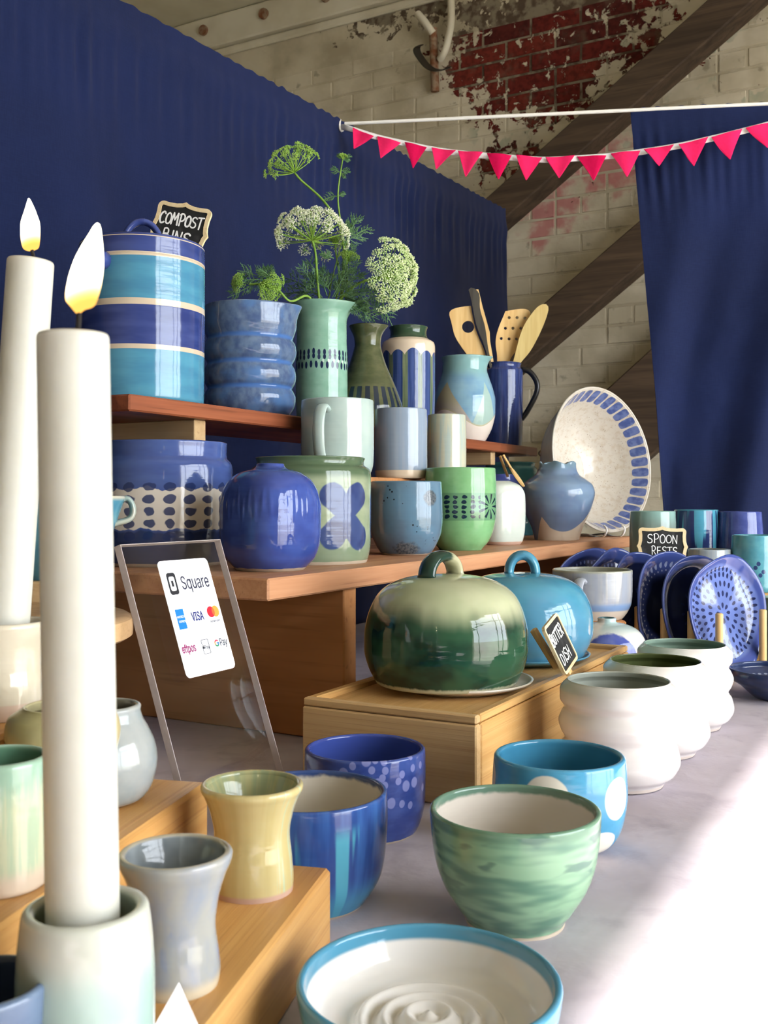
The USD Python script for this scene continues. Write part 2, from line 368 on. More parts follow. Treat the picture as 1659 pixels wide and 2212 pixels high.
for s_ in (-0.15, 1.62, 2.2): wr.part('post', block(s_ - 0.03, s_ + 0.03, WR - 0.2, WR - 0.12, 0, Z_HEAD), CREAM, False)
wr.part('transom', block(OS0, OS1, WR - 0.19, WR - 0.13, 2.12, 2.18), CREAM, False)
wr.part('lintel', block(OS0, OS1, WR - 0.3, WR, Z_HEAD, Z_CEIL), CREAM, False)
# brick wall: every brick near the frame is a part; those beyond are joined
wb = Thing('wall_back', 'old brick wall under flaking cream paint', kind='structure')
wb.part('mortar_bed', block(S_WALL + 0.003, S_WALL + 0.25, WR, WL, 0, Z_CEIL), MORTAR, False)
def brick(w0, w1, z0, z1, rng):
    j = lambda a: rng.uniform(-a, a)
    f = S_WALL + j(0.0015); c = 0.003
    q = []
    for (w, z) in ((w0, z0), (w1, z0), (w1, z1), (w0, z1)): q.append((S_WALL + 0.03, w + j(0.001), z + j(0.001)))
    for (w, z) in ((w0, z0), (w1, z0), (w1, z1), (w0, z1)): q.append((f + c, w + j(0.0025), z + j(0.002)))
    for (w, z, a, b) in ((w0, z0, 1, 1), (w1, z0, -1, 1), (w1, z1, -1, -1), (w0, z1, 1, -1)): q.append((f + j(0.0012), w + a * c, z + b * c))
    v = np.array([SW(*t) for t in q]); fs = []
    for o in (0, 4):
        for i in range(4):
            k = (i + 1) % 4; fs += [[o + i, o + k, o + 4 + k], [o + i, o + 4 + k, o + 4 + i]]
    fs += [[8, 9, 10], [8, 10, 11]]
    return mk(v, np.array(fs)[:, ::-1])
rb = random.Random(3); near, far = [], []
CH, BL = 0.0855, 0.238
for row in range(0, int((Z_CEIL - 0.35) / CH)):
    z0 = row * CH + 0.012; w = 0.1 + (0.5 * BL if row % 2 else 0.0); headers = row % 6 == 3
    L = BL / 2 if headers else BL
    while w < 4.3:
        m = brick(w + 0.005, w + L - 0.005, z0 + 0.005, z0 + CH - 0.005, rb)
        p = SW(S_WALL, w + L / 2, z0 + CH / 2); u, v = CU + p[0] / p[1] * F, HV - (p[2] - CZ) / p[1] * F
        line = 60 + (u - 400) * 0.575                       # the left curtain's top edge in the view
        seen = -40 < v < 1010 and ((400 < u < 1095 and v < line + 40) or (1060 < u < 1425) or (u >= 1340 and v < 290)) and u < 1700
        (near if seen else far).append((m, abs(u - 1150) + abs(v - 200))); w += L
near.sort(key=lambda t: t[1]); far += near[296:]
for i, (m, _) in enumerate(near[:296]): wb.part('brick', m, BRICKS[rb.choice((0, 0, 1, 2))], False)
wb.part('brickwork', join([m for m, _ in far]), BRICKS[0], False, kind='stuff')
# cornice board with bolts under the ceiling
tr = Thing('trim_1', 'cream board with rusty bolts along the top of the brick wall', kind='structure')
tr.part('board', block(S_WALL - 0.05, S_WALL + 0.006, -2.7, 4.5, Z_CEIL - 0.17, Z_CEIL - 0.002, 0.008), CREAM, 30)
tr.part('fillet', block(S_WALL - 0.02, S_WALL + 0.006, -2.7, 4.5, Z_CEIL - 0.215, Z_CEIL - 0.172, 0.008), CREAM, 30)
for u in (441, 571, 705):
    k = (u - CU) / F; sw = S_WALL - 0.05; w = (A[0] * sw - k * A[1] * sw) / (k * B[1] - B[0])
    bt = trimesh.creation.cylinder(0.028, 0.02, sections=14); R = np.eye(4); R[:3, 0], R[:3, 1], R[:3, 2], R[:3, 3] = B, (0, 0, 1), A, SW(sw - 0.006, w, Z_CEIL - 0.075)
    bt.apply_transform(R); tr.part('bolt', bt, RUST, 30)
# timber braces
def brace(p0, p1, size, label, ext=(0.3, 0.3)):
    d = p1 - p0; L = np.linalg.norm(d); d /= L; p0 = p0 - d * ext[0]; L += sum(ext)
    up = np.cross(A, d); up /= np.linalg.norm(up)
    m = slab(p0 - up * size[0] / 2 - A * size[1] / 2, d * L, up * size[0], A * size[1], 0.006)
    solo('timber_brace', m, DARKTIMBER, label, 'beam', loc=p0, world=True, smooth=30)
def on_s(u, v, s):
    k = (u - CU) / F; w = (A[0] * s - k * A[1] * s) / (k * B[1] - B[0]); p = SW(s, w); p[2] = CZ + (HV - v) / F * p[1]; return p
brace(on_s(1075, 463, 4.25), on_s(1600, 0, 4.25), (0.135, 0.13), 'long dark timber brace crossing the brick wall behind the bunting', (0.55, 0.8))
brace(on_s(1160, 728, 4.25), on_s(1371, 548, 4.25), (0.15, 0.13), 'dark timber brace above the wooden spatulas', (0.5, 0.7))
brace(on_s(1310, 960, 4.3), on_s(1400, 880, 4.3), (0.34, 0.08), 'broad dark board low on the wall behind the big speckled bowl', (0.25, 0.9))
# conduit and old hook on the wall
pl = [on_s(975, -90, 4.4), on_s(974, 0, 4.4), on_s(973, 60, 4.4), on_s(968, 85, 4.39), on_s(961, 110, 4.38), on_s(950, 128, 4.4)]
solo('conduit_pipe', tube(spline(pl, 30), 0.017, 12), CREAM, 'cream conduit pipe curving down the brick wall', 'pipe', loc=pl[1], world=True, smooth=40)
hk = Thing('wall_hook', 'rusty iron bar with a twisted dark strap on the brick wall', 'hook', loc=on_s(940, 195, 4.4))
hk.part('bar', tube([on_s(935, 62, 4.41), on_s(938, 130, 4.41), on_s(940, 198, 4.43)], 0.021, 10), RUST, 40, True)
hk.part('arm', tube([on_s(902, 30, 4.38), on_s(918, 48, 4.37), on_s(935, 72, 4.4)], 0.018, 10), CREAM, 40, True)
hk.part('strap', strap(spline([on_s(908, 98, 4.33), on_s(900, 108, 4.3), on_s(912, 130, 4.3), on_s(930, 148, 4.32), on_s(950, 152, 4.34), on_s(968, 146, 4.36)], 24), 0.085, 0.007, A + np.array([0, 0, 0.5])), DARK_STEEL, 40, True)

# ================================================================== CURTAINS, ROD, BUNTING
def curtain(name, label, p0, p1, z0, z1, nu, nv, amp, seed, lean=0.0, top_gather=0.004, slant=0.0, wlr=(0.16, 0.6)):
    d = np.array(p1, float) - np.array(p0, float); L = np.linalg.norm(d); d /= L; n = np.array([d[1], -d[0], 0])
    d = np.array([d[0], d[1], 0]); u = np.linspace(0, L, nu)[None]; v = np.linspace(0, 1, nv)[:, None]
    rng = np.random.default_rng(seed); fold = 0
    uu = u + slant * v * (1 - 0.3 * v)
    for k in range(7):
        wl = rng.uniform(*wlr); fold = fold + rng.uniform(0.4, 1) * np.sin(2 * PI * uu / wl + rng.uniform(0, 6.3) + 0.8 * np.sin(uu * rng.uniform(2, 5) + rng.uniform(0, 6)))
    fold = fold / 3
    g = 0
    for k in range(5):
        wl = rng.uniform(0.025, 0.06); g = g + np.sin(2 * PI * u / wl + rng.uniform(0, 6.3)) * np.sin(u * rng.uniform(3, 9) + k)
    drop = np.clip(v / 0.3, 0, 1)
    drop = drop * drop * (3 - 2 * drop)
    off = amp * fold * (0.05 + 0.95 * drop) + top_gather * g * np.exp(-((v - 0.075) / 0.04) ** 2) * 0.4
    off = off + 0.006 * np.exp(-((v - 0.035) / 0.012) ** 2)                      # the rod pocket's seam
    wr_ = meshkit.fbm(np.stack(np.broadcast_arrays(u * 9, v * 14 + u * 3, 0 * u + seed), -1), 3) - 0.5
    off = off + wr_ * 0.012 * drop
    P = np.array([p0[0], p0[1], 0])[None, None] + u[..., None] * d + off[..., None] * n + (lean * v * (1 - u / L) ** 2)[..., None] * d
    P = P + 0 * v[..., None]
    P[..., 2] = z1 + (z0 - z1) * v + 0.0012 * g * (v < 0.005)
    solo(name, sheet(P, 0.0012), NAVY, label, 'curtain', loc=(p0[0], p0[1], z0), world=True, smooth=True)
ZC = CZ + 0.92
tdir = np.array([0.541, 0.841])
c0, c1 = np.array([-0.484, 1.87]) - 1.25 * tdir, np.array([0.383, 3.215])
curtain('curtain', 'long navy blue cotton curtain hanging behind the shelves', c0, c1, 0.03, ZC, 620, 90, 0.019, 5, wlr=(0.13, 0.5))
RZ = ZC - 0.004
rod0, rod1 = np.array([-0.107, 2.475, RZ]), np.array([1.35, 2.29, RZ])
pR = rod0 + (rod1 - rod0) * ((0.577 + 0.107) / 1.457)
curtain('curtain', 'short navy blue curtain hanging behind the mugs, under the pink pennants', pR[:2], np.array([1.30, 2.297]), 0.03, ZC, 260, 110, 0.026, 9, lean=0.16, slant=0.7, wlr=(0.10, 0.34))
rod = Thing('curtain_rod', 'thin white rod strung between the two navy curtains', 'rod', loc=rod0)
rod.part('rod', tube(np.linspace(rod0, rod1, 12), 0.0042, 12), WHITE_M, True, True)
hookp = at(738, 283, 2.45)
rod.part('hook', tube(spline([rod0 + (0.002, -0.005, 0.004), rod0 + (0.0, -0.02, -0.004), hookp, hookp + (0.006, 0, 0.006)], 12), 0.003, 8), WHITE_M, True, True)
# pole that carries the left curtain
solo('curtain_pole', tube(np.array([[c0[0] - 0.84 * 0.034, c0[1] + 0.54 * 0.034, ZC - 0.03], [c1[0] - 0.84 * 0.034, c1[1] + 0.54 * 0.034, ZC - 0.03]]), 0.006, 10), WHITE_M, 'slim white pole behind the top hem of the long curtain', 'pole', loc=(c0[0], c0[1], ZC - 0.012), world=True, smooth=True)
def felt(name, c1_, c2_):
    g = G(); q = g.pos(); n = g.noise(q, 180, 3)
    return g.pbr(name, base_color=g.mix(n, c1_, c2_), roughness=0.9, specular_ior_level=0.15, normal=g.bump(n, 0.3, 0.001))
PINK = [felt('bright_pink_felt', C(240, 42, 104), C(226, 30, 92)), felt('deep_pink_felt', C(214, 12, 82), C(196, 8, 72))]
TAPE = felt('white_tape', C(240, 238, 238), C(226, 224, 226))
def rod_depth(u):
    k = (u - CU) / F; d = rod1 - rod0; t = (k * rod0[1] - rod0[0]) / (d[0] - k * d[1]); return (rod0 + d * t)[1] - 0.05
bun = Thing('bunting', 'pink felt pennant bunting hung on white tape under the rod', 'bunting', loc=at(1175, 343, rod_depth(1175)))
sp_ = [(738, 272), (762, 277), (810, 292), (870, 306), (925, 318), (985, 327), (1045, 333), (1110, 338), (1175, 342), (1245, 339), (1315, 334), (1385, 325), (1455, 314), (1530, 298), (1605, 280), (1670, 263), (1750, 242)]
tp = spline([at(u, v + 3, rod_depth(u) + (0.03 if u < 750 else 0)) for u, v in sp_], 90)
bun.part('tape', strap(tp, 0.0145, 0.0012, (0, 0, 1), 8), TAPE, True, True)
PEN = [((762, 276), (808, 296), (764, 323)), ((815, 293), (866, 308), (822, 344)), ((874, 307), (922, 317), (892, 365)), ((932, 320), (984, 326), (942, 366)),
       ((989, 327), (1042, 331), (1006, 382)), ((1051, 332), (1105, 337), (1077, 388)), ((1114, 336), (1171, 341), (1136, 391)), ((1178, 340), (1241, 336), (1207, 387)),
       ((1247, 337), (1310, 336), (1282, 392)), ((1319, 332), (1384, 325), (1355, 383)), ((1389, 325), (1454, 314), (1425, 358)), ((1464, 314), (1527, 299), (1500, 359)),
       ((1536, 297), (1602, 280), (1577, 346)), ((1610, 277), (1670, 262), (1657, 322)), ((1676, 260), (1738, 242), (1720, 300))]
for i, (a, b, c) in enumerate(PEN):
    d = rod_depth((a[0] + b[0]) / 2) - 0.003
    pa, pb, pc = at(*a, rod_depth(a[0]) - 0.006), at(*b, rod_depth(b[0]) - 0.006), at(*c, d - 0.012)
    N = 7; rows = []
    for r in range(N):
        t = r / (N - 1); l, rr_ = pa + (pc - pa) * t * 0.97, pb + (pc - pb) * t * 0.97
        x = np.linspace(0, 1, N)[:, None]; row = l + (rr_ - l) * x
        row = row + np.array([0, 1, 0]) * (0.003 * (np.sin(x * 5 + i * 1.7) - 1) * (1 - t) + 0.004 * math.sin(t * 4 + i))
        rows.append(row)
    bun.part('pennant', sheet(np.array(rows), 0.0014), PINK[1 if i in (2, 5, 8) else 0], True, True)

# ================================================================== TABLE
TS0, TS1, TW0, TW1 = -0.75, 2.34, -0.07, 1.16
TABLE_WOOD = wood('table_ply', C(170, 140, 104), C(150, 120, 86), C(120, 92, 64), A, 30)
tb = Thing('trestle_table', 'long trestle table under the pale cloth', 'table', loc=SW(0.8, 0.5, 0))
tb.part('tabletop', block(TS0, TS1, TW0, TW1, Z_TABLE - 0.03, Z_TABLE - 0.0035), TABLE_WOOD, 30, True)
for s in (TS0 + 0.15, TS1 - 0.15):
    for w in (TW0 + 0.12, TW1 - 0.12):
        tb.part('leg', block(s - 0.025, s + 0.025, w - 0.025, w + 0.025, 0, Z_TABLE - 0.03), TABLE_WOOD, 30, True)
ns, nw = 340, 170
ss = np.linspace(TS0 - 0.01, TS1 + 0.008, ns); drop = 0.42
wp = np.r_[np.linspace(-drop, 0, 30)[:-1], np.linspace(0, 1, nw), 1 + np.linspace(0, 0.25, 16)[1:]]
P = np.zeros((ns, len(wp), 3))
for j, t in enumerate(wp):
    w = TW0 - 0.008 if t < 0 else TW1 + 0.004 if t > 1 else TW0 - 0.008 + t * (TW1 - TW0 + 0.012); z = Z_TABLE - 0.0012 + (t if t < 0 else (1 - t if t > 1 else 0))
    P[:, j] = A * ss[:, None] + B * w + np.array([0, 0, z])
    if t < 0: P[:, j] -= B * (0.012 * (-t / drop) * (1 + np.sin(ss * 24 + np.sin(ss * 7)))[:, None])
    if t > 1: P[:, j] += B * (0.006 * ((t - 1) * 4) * (1 + np.sin(ss * 24))[:, None])
wr_ = meshkit.fbm(P * np.array([14, 14, 14]), 4, 3) - 0.5; top = (wp >= 0) & (wp <= 1)
P[:, top, 2] += np.minimum(wr_[:, top] * 0.004, 0.0009)
solo('tablecloth', sheet(P, 0.0012), LINEN, 'pale lilac linen cloth spread over the long table', 'tablecloth', loc=SW(0.8, 0.5, Z_TABLE), world=True, smooth=True)

# ================================================================== SHELVES, BOX, RISER
RED_A = wood('red_hardwood', C(148, 84, 54), C(112, 58, 36), C(78, 38, 24), A, 45, 2.0, 0.45)
SALMON = wood('salmon_hardwood', C(196, 146, 108), C(176, 122, 86), C(140, 92, 62), A, 45, 2.0, 0.5)
PINE_P = wood('brown_ply', C(196, 138, 88), C(176, 118, 70), C(140, 88, 50), B, 18, 1.6, 0.5)
PINE_V = wood('pale_pine', C(204, 174, 130), C(188, 156, 112), C(160, 126, 86), B, 40, 2.0, 0.55)
BAMBOO_A = wood('bamboo_long', C(212, 170, 110), C(196, 150, 90), C(170, 122, 66), A, 110, 1.5, 0.4)
BAMBOO_B = wood('bamboo_cross', C(206, 172, 124), C(192, 156, 106), C(166, 126, 78), B, 110, 1.5, 0.4)
UPW0, UPW1, LOW0, LOW1 = 0.83, 1.03, 0.596, 1.06
ls = Thing('lower_shelf', 'salmon hardwood shelf board on plank legs across the table', 'shelf', loc=SW(1.5, 0.8, Z_TABLE))
LS0, LS1 = 0.852, 2.27
ls.part('board', block(LS0, LS1, LOW0, LOW1, Z_LOW - 0.023, Z_LOW, 0.002), SALMON, 30, True)
ls.part('leg', block(1.0166, 1.0455, 0.605, 1.03, Z_TABLE, Z_LOW - 0.023, 0.0015), PINE_P, 30, True)
ls.part('leg', block(2.14, 2.168, 0.605, 1.03, Z_TABLE, Z_LOW - 0.023, 0.0015), PINE_P, 30, True)
us = Thing('upper_shelf', 'red hardwood upper shelf board standing on the lower shelf', 'shelf', loc=SW(1.6, 0.93, Z_LOW))
us.part('board', block(0.9047, 2.29, UPW0, UPW1, Z_UP - 0.02, Z_UP, 0.002), RED_A, 30, True)
for s0 in (1.042, 2.04):
    us.part('batten', block(s0, s0 + 0.0235, UPW0 + 0.015, UPW1, CZ + 0.078, Z_UP - 0.02), PINE_V, 30, True)
    us.part('leg', block(s0, s0 + 0.0235, 0.955, UPW1, Z_LOW, CZ + 0.078), PINE_V, 30, True)
ms = Thing('mug_stand', 'narrow board on blocks that raises the back mugs on the lower shelf', 'stand', loc=SW(1.5, 0.78, Z_LOW))
ms.part('board', block(1.225, 1.72, 0.75, 0.822, Z_MID - 0.016, Z_MID), PINE_P, 30, True)
for s0 in (1.235, 1.685): ms.part('block', block(s0, s0 + 0.03, 0.757, 0.815, Z_LOW, Z_MID - 0.016), PINE_P, 30, True)

BX = np.array([0.0837, 0.919]); bs0, bw0 = float(A[:2] @ BX), float(B[:2] @ BX); bs1, bw1 = bs0 + 0.516, bw0 + 0.188
Z_BOX = CZ - 0.1947; Z_TRAY = Z_BOX - 0.006
bx = Thing('wooden_box', 'long bamboo box with a recessed top under the two butter dishes', 'box', loc=SW(bs0, bw0, Z_TABLE))
t_ = 0.011
bx.part('front_panel', block(bs0, bs0 + t_, bw0 + 0.0005, bw1 - 0.0005, Z_TABLE + 0.0005, Z_BOX - 0.0085, 0.0015), BAMBOO_B, 30, True)
bx.part('back_panel', block(bs1 - t_, bs1, bw0 + 0.0005, bw1 - 0.0005, Z_TABLE + 0.0005, Z_BOX - 0.0085, 0.0015), BAMBOO_B, 30, True)
bx.part('side_panel', block(bs0 + t_, bs1 - t_, bw0, bw0 + t_, Z_TABLE + 0.0005, Z_BOX - 0.0085, 0.0015), BAMBOO_A, 30, True)
bx.part('side_panel', block(bs0 + t_, bs1 - t_, bw1 - t_, bw1, Z_TABLE + 0.0005, Z_BOX - 0.0085, 0.0015), BAMBOO_A, 30, True)
bx.part('lid_rail', block(bs0 + 0.001, bs0 + t_, bw0 + 0.001, bw1 - 0.001, Z_BOX - 0.008, Z_BOX, 0.0015), BAMBOO_B, 30, True)
bx.part('lid_rail', block(bs1 - t_, bs1 - 0.001, bw0 + 0.001, bw1 - 0.001, Z_BOX - 0.008, Z_BOX, 0.0015), BAMBOO_B, 30, True)
bx.part('lid_rail', block(bs0 + t_, bs1 - t_, bw0 + 0.001, bw0 + t_, Z_BOX - 0.008, Z_BOX, 0.0015), BAMBOO_A, 30, True)
bx.part('lid_rail', block(bs0 + t_, bs1 - t_, bw1 - t_, bw1 - 0.001, Z_BOX - 0.008, Z_BOX, 0.0015), BAMBOO_A, 30, True)
bx.part('lid_panel', block(bs0 + t_, bs1 - t_, bw0 + t_, bw1 - t_, Z_BOX - 0.013, Z_TRAY, 0.0008), BAMBOO_A, 30, True)

TH_R = math.radians(12.6); RA = np.array([math.sin(TH_R), math.cos(TH_R), 0]); RB = np.array([-math.cos(TH_R), math.sin(TH_R), 0])
BAMBOO_R = wood('bamboo_riser', C(206, 160, 98), C(188, 138, 78), C(164, 112, 56), RA, 80, 1.5, 0.4)
rc = np.array([-0.0334, 0.6425, 0]); STEP = 0.082; ZR = [CZ - 0.231, CZ - 0.182, CZ - 0.133]
rs = Thing('display_riser', 'three-step bamboo riser carrying the candles and small cups', 'riser', loc=(rc[0], rc[1], Z_TABLE))
for i, zt in enumerate(ZR):
    o = rc + RB * (STEP * i + 0.0004 * i) - RA * 0.36
    rs.part('step', slab((o[0], o[1], Z_TABLE + 0.0004), RA * 0.36, RB * (STEP if i < 2 else 0.10), (0, 0, zt - Z_TABLE - 0.0004), 0.0025), BAMBOO_R, 30, True)

# ================================================================== POTS
def pot(name, label, cat, u, prof, mat, zs, d=None, w=None, vb=None, thick=0.004, floor=0.007, seed=0, wob=0.004, group=None, mod=None, parts=None, n=96, rows=56, yaw=0.0):
    """a thrown pot. prof: silhouette half widths and heights in px, from the foot up; set on zs at depth d, or on the shelf line w, or by where its foot's front shows (vb)."""
    if w is not None: p = SW(s_for(u, w), w); d = p[1]
    elif vb is not None:
        df = d_table(vb, zs); d = df * (1 + prof[0][0] / F)
    X = (u - CU) / F * d; k = d / F; cor = 1.0
    o = [(prof[0][0] * k, 0.0)] + [(h * k * cor, CZ - (v - HV) * k - zs) for h, v in prof[1:]]
    rot = -math.atan2(X, d) + yaw
    m, fl = vessel(o, thick, floor, n, wob, seed, mod, rows)
    loc = (X, d, zs + 0.0002)
    if parts is None:
        solo(name, m, mat, label, cat, loc=loc, rotz=rot, smooth=True, group=group, prof=fl); return loc, k, rot, o
    t = Thing(name, label, cat, loc, rot, group); t.part(parts, m, mat, True, prof=fl)
    return t, k, rot, o
CLAY = C(206, 188, 160)

# ---- front row on the cloth
def m_green(g, c):
    n = g.noise(c.cyl(1.5, 120), 1.0, 1); n2 = g.noise(c.cyl(2.6, 130), 1.0, 1)
    col = g.mix(g.step(0.42, 0.7, n), C(142, 186, 148), C(96, 142, 118))
    col = g.mix(g.step(0.60, 0.72, n2) * g.step(0.01, 0.05, c.z) * 0.7, col, C(74, 112, 104))
    col = g.mix(g.step(0.066, 0.070, c.z) * 0.6, col, C(84, 124, 104))
    inn = g.mix(g.step(0.0675, 0.0705, c.z + (g.noise(c.o, 120, 2) - 0.5) * 0.003), C(226, 216, 200), C(104, 140, 120))
    return g.mix(g.step(0.55, 0.65, c.t), col, inn)
pot('bowl', 'green brushed bowl with a cream inside, standing in front of the polka-dot cup', 'bowl', 1112, [(107, 0), (108, 1999), (106, 1988), (128, 1952), (156, 1905), (173, 1855), (181, 1800), (184, 1750)], glaze('green_brushed', m_green, foot=0.0008), Z_TABLE, vb=2028, seed=1)
def m_polka(g, c):
    col = streak(g, c, C(44, 142, 190), C(58, 158, 204), 2, 60)
    m = spot(g, c, 0.0 - 0.18, 0.052, 0.32, 0.0165, 0.05, 0.02)
    for th, z, a, b in ((0.99, 0.047, 0.30, 0.0165), (0.66, 0.010, 0.42, 0.013), (-0.9, 0.02, 0.3, 0.015), (1.9, 0.03, 0.3, 0.016), (-1.5, 0.055, 0.3, 0.015), (2.8, 0.04, 0.3, 0.016)): m = g.mx(m, spot(g, c, th, z, a, b, 0.05, 0.02))
    col = g.mix(m, col, C(240, 232, 212))
    col = g.mix(g.step(0.0835, 0.0865, c.z) * 0.5, col, C(120, 170, 180))
    return g.mix(g.step(0.5, 0.6, c.t), col, C(40, 134, 176))
pot('cup', 'turquoise cup with large cream polka dots beside the white wavy cups', 'cup', 1208, [(84, 0), (112, 1812), (137, 1765), (145, 1705), (143, 1660), (141, 1635)], glaze('polka_turquoise', m_polka, foot=0.001), Z_TABLE, vb=1850, seed=2, thick=0.005)
def m_bluedot(g, c):
    col = streak(g, c, C(30, 50, 136), C(46, 70, 154), 2.5, 100)
    m = None
    for i, (th, z) in enumerate(((0.02, .070), (0.16, .071), (0.3, .069), (0.42, .074), (0.1, .063), (0.32, .062), (0.2, .052), (0.27, .056), (0.31, .050), (0.23, .046),
                                 (0.1, .031), (0.27, .030), (0.42, .035), (0.55, .052), (0.62, .057), (0.7, .047), (0.82, .07), (0.86, .06), (0.9, .048), (0.8, .03), (-0.2, .066), (-0.35, .06), (0.62, .033), (-0.1, .05), (-.5, .03), (1.1, .06), (1.2, .04))):
        q = spot(g, c, th, z, 0.055 if i % 3 else 0.075, 0.0032 if i % 3 else 0.0044, 0.15); m = q if m is None else g.mx(m, q)
    col = g.mix(m * 0.7, col, C(142, 144, 206))
    return g.mix(g.step(0.4, 0.6, c.t), col, C(36, 56, 152))
pot('cup', 'royal blue cup with small pale dots in front of the bamboo box', 'cup', 789, [(86, 0), (100, 1798), (121, 1768), (130, 1722), (131, 1670), (130, 1619)], glaze('royal_dotted', m_bluedot, foot=0.001), Z_TABLE, vb=1817, seed=3, thick=0.0045)
def m_bluestripe(g, c):
    n = g.noise(c.cyl(3.6, 5), 1.0, 2); col = g.mix(g.step(0.35, 0.7, g.noise(c.cyl(6, 14), 1.0, 3)), C(20, 58, 140), C(32, 88, 168))
    col = g.mix(g.step(0.58, 0.64, n) * g.step(0.068, 0.055, c.z), col, C(60, 160, 190))
    col = g.mix(g.step(0.03, 0.006, c.z) * 0.7, col, C(54, 150, 184))
    inn = g.mix(g.step(0.071, 0.0745, c.z + (g.noise(c.o, 110, 2) - 0.5) * 0.006), C(222, 212, 190), C(36, 66, 130))
    return g.mix(g.step(0.5, 0.6, c.t), col, inn)
pot('bowl', 'deep blue streaked bowl with a cream inside, behind the yellow cup', 'bowl', 669, [(92, 0), (104, 1952), (134, 1922), (157, 1876), (166, 1810), (168, 1760), (167, 1712)], glaze('blue_streaked', m_bluestripe, foot=0.001), Z_TABLE, vb=1978, seed=4)
# soap dish with a spiral of ridges
def m_dish(g, c):
    rr = c.r + (g.noise(c.o, 60, 2) - 0.5) * 0.003
    col = g.mix(g.step(0.5, 0.6, c.t), streak(g, c, C(70, 156, 190), C(96, 172, 192), 2, 60), C(246, 242, 236))
    rim = g.step(0.0335, 0.036, c.z)
    return g.mix(rim, col, C(62, 146, 184))
def dish():
    d = 0.5087; k = d / F; h = (CZ - (2120 - HV) * k) - Z_TABLE
    out = smooth_profile([(0.046, 0), (0.052, 0.004), (0.060, 0.015), (0.0645, 0.028), (0.0664, h)], 30)
    rim = [(0.0664 - 0.0021 * (1 - math.cos(a)), h + 0.0021 * math.sin(a)) for a in np.linspace(0.2, PI - 0.2, 8)]
    ins = smooth_profile([(0.0622, h), (0.0595, 0.030), (0.054, 0.0215), (0.046, 0.0185), (0.040, 0.018)], 20)
    rs_ = np.linspace(0.040, 0.0004, 90)
    fl = 0.018 + 0.0046 * (np.cos((rs_ - 0.0) / 0.0115 * 2 * PI) * 0.5 + 0.5) * np.clip((0.041 - rs_) / 0.004, 0, 1) + 0.0012 * np.exp(-(rs_ / 0.008) ** 2) - 0.0016 * np.exp(-(rs_ / 0.003) ** 2) + 0.003 * np.exp(-(rs_ / 0.022) ** 2)
    pr = np.vstack([[(0.0005, 0.001), (0.04, 0.001), (0.0425, 0)], out, rim, ins, np.stack([rs_, fl], 1)[1:]])
    flag = np.r_[np.zeros(33), np.linspace(0.1, 0.9, 8), np.ones(20 + 89)]
    m = revolve(pr, 128, 0.004, 2); solo('soap_dish', m, glaze('dish_white_blue', m_dish, ring=0.15), 'white dish with a blue rim and raised spiral rings in its bottom', 'dish', loc=((926 - CU) * k, d, Z_TABLE + 0.0002), smooth=True, prof=np.repeat(flag, 128))
dish()
# three white wavy cups
def m_white(inner, lip):
    def f(g, c):
        col = g.mix(g.step(0.3, 0.7, g.noise(c.o, 14, 2)), C(242, 236, 230), C(232, 224, 218))
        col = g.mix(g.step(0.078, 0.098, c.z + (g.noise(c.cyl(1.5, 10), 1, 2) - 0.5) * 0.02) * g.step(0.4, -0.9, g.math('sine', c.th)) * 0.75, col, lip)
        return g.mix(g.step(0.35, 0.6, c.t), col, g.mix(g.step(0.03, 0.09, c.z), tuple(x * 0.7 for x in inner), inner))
    return f
for lab, u, vb, inner, lip, nm in (('white cup of three soft bulges with a grey-green inside, nearest of the three white ones', 1336, 1718, C(176, 182, 168), C(196, 200, 186), 'a'),
                               ('white bulging cup with a dark olive-green inside, between two other white cups', 1415, 1645, C(92, 104, 56), C(164, 190, 172), 'b'),
                               ('white bulging cup with a celadon inside in front of the plate rack', 1478, 1585, C(150, 178, 160), C(158, 196, 176), 'c')):
    df = d_table(vb, Z_TABLE); d = df + 0.045; k = d / F; X = (u - CU) * k
    o = [(0.043, 0), (0.045, 0.004), (0.0545, 0.012), (0.0595, 0.024), (0.0570, 0.037), (0.0528, 0.0445), (0.0565, 0.052), (0.0588, 0.061), (0.0560, 0.069), (0.0532, 0.0745), (0.0575, 0.083), (0.0575, 0.092), (0.0530, 0.099), (0.0505, 0.101)]
    m, fl = vessel(o, 0.004, 0.007, 112, 0.006, u, None, 80)
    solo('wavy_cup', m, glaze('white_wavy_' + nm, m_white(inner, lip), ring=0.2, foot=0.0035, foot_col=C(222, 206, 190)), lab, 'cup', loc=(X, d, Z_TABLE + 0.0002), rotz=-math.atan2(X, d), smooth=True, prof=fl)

# ---- on the riser
def m_grey(g, c):
    col = streak(g, c, C(166, 166, 158), C(150, 156, 166), 2.5, 60)
    col = g.mix(g.step(0.6, 0.72, g.noise(c.cyl(2, 45), 1.0, 2)) * 0.6, col, C(118, 136, 184))
    col = g.mix(g.step(0.009, 0.002, c.z), col, C(206, 192, 160))
    col = g.mix(g.step(0.3, 0.5, c.t) * g.step(0.85, 0.6, c.t), col, C(190, 180, 150))
    return g.mix(g.step(0.7, 0.9, c.t), col, g.mix(g.step(0.3, 0.7, g.noise(c.o, 60, 2)), C(140, 148, 150), C(116, 124, 130)))
pot('waisted_cup', 'grey waisted cup with faint blue streaks on the lowest riser step', 'cup', 379, [(80, 0), (88, 2128), (95, 2095), (92, 2060), (85, 2000), (90, 1950), (106, 1890), (119, 1858), (121, 1846)], glaze('grey_waisted', m_grey), ZR[0], vb=2162, seed=5, wob=0.008)
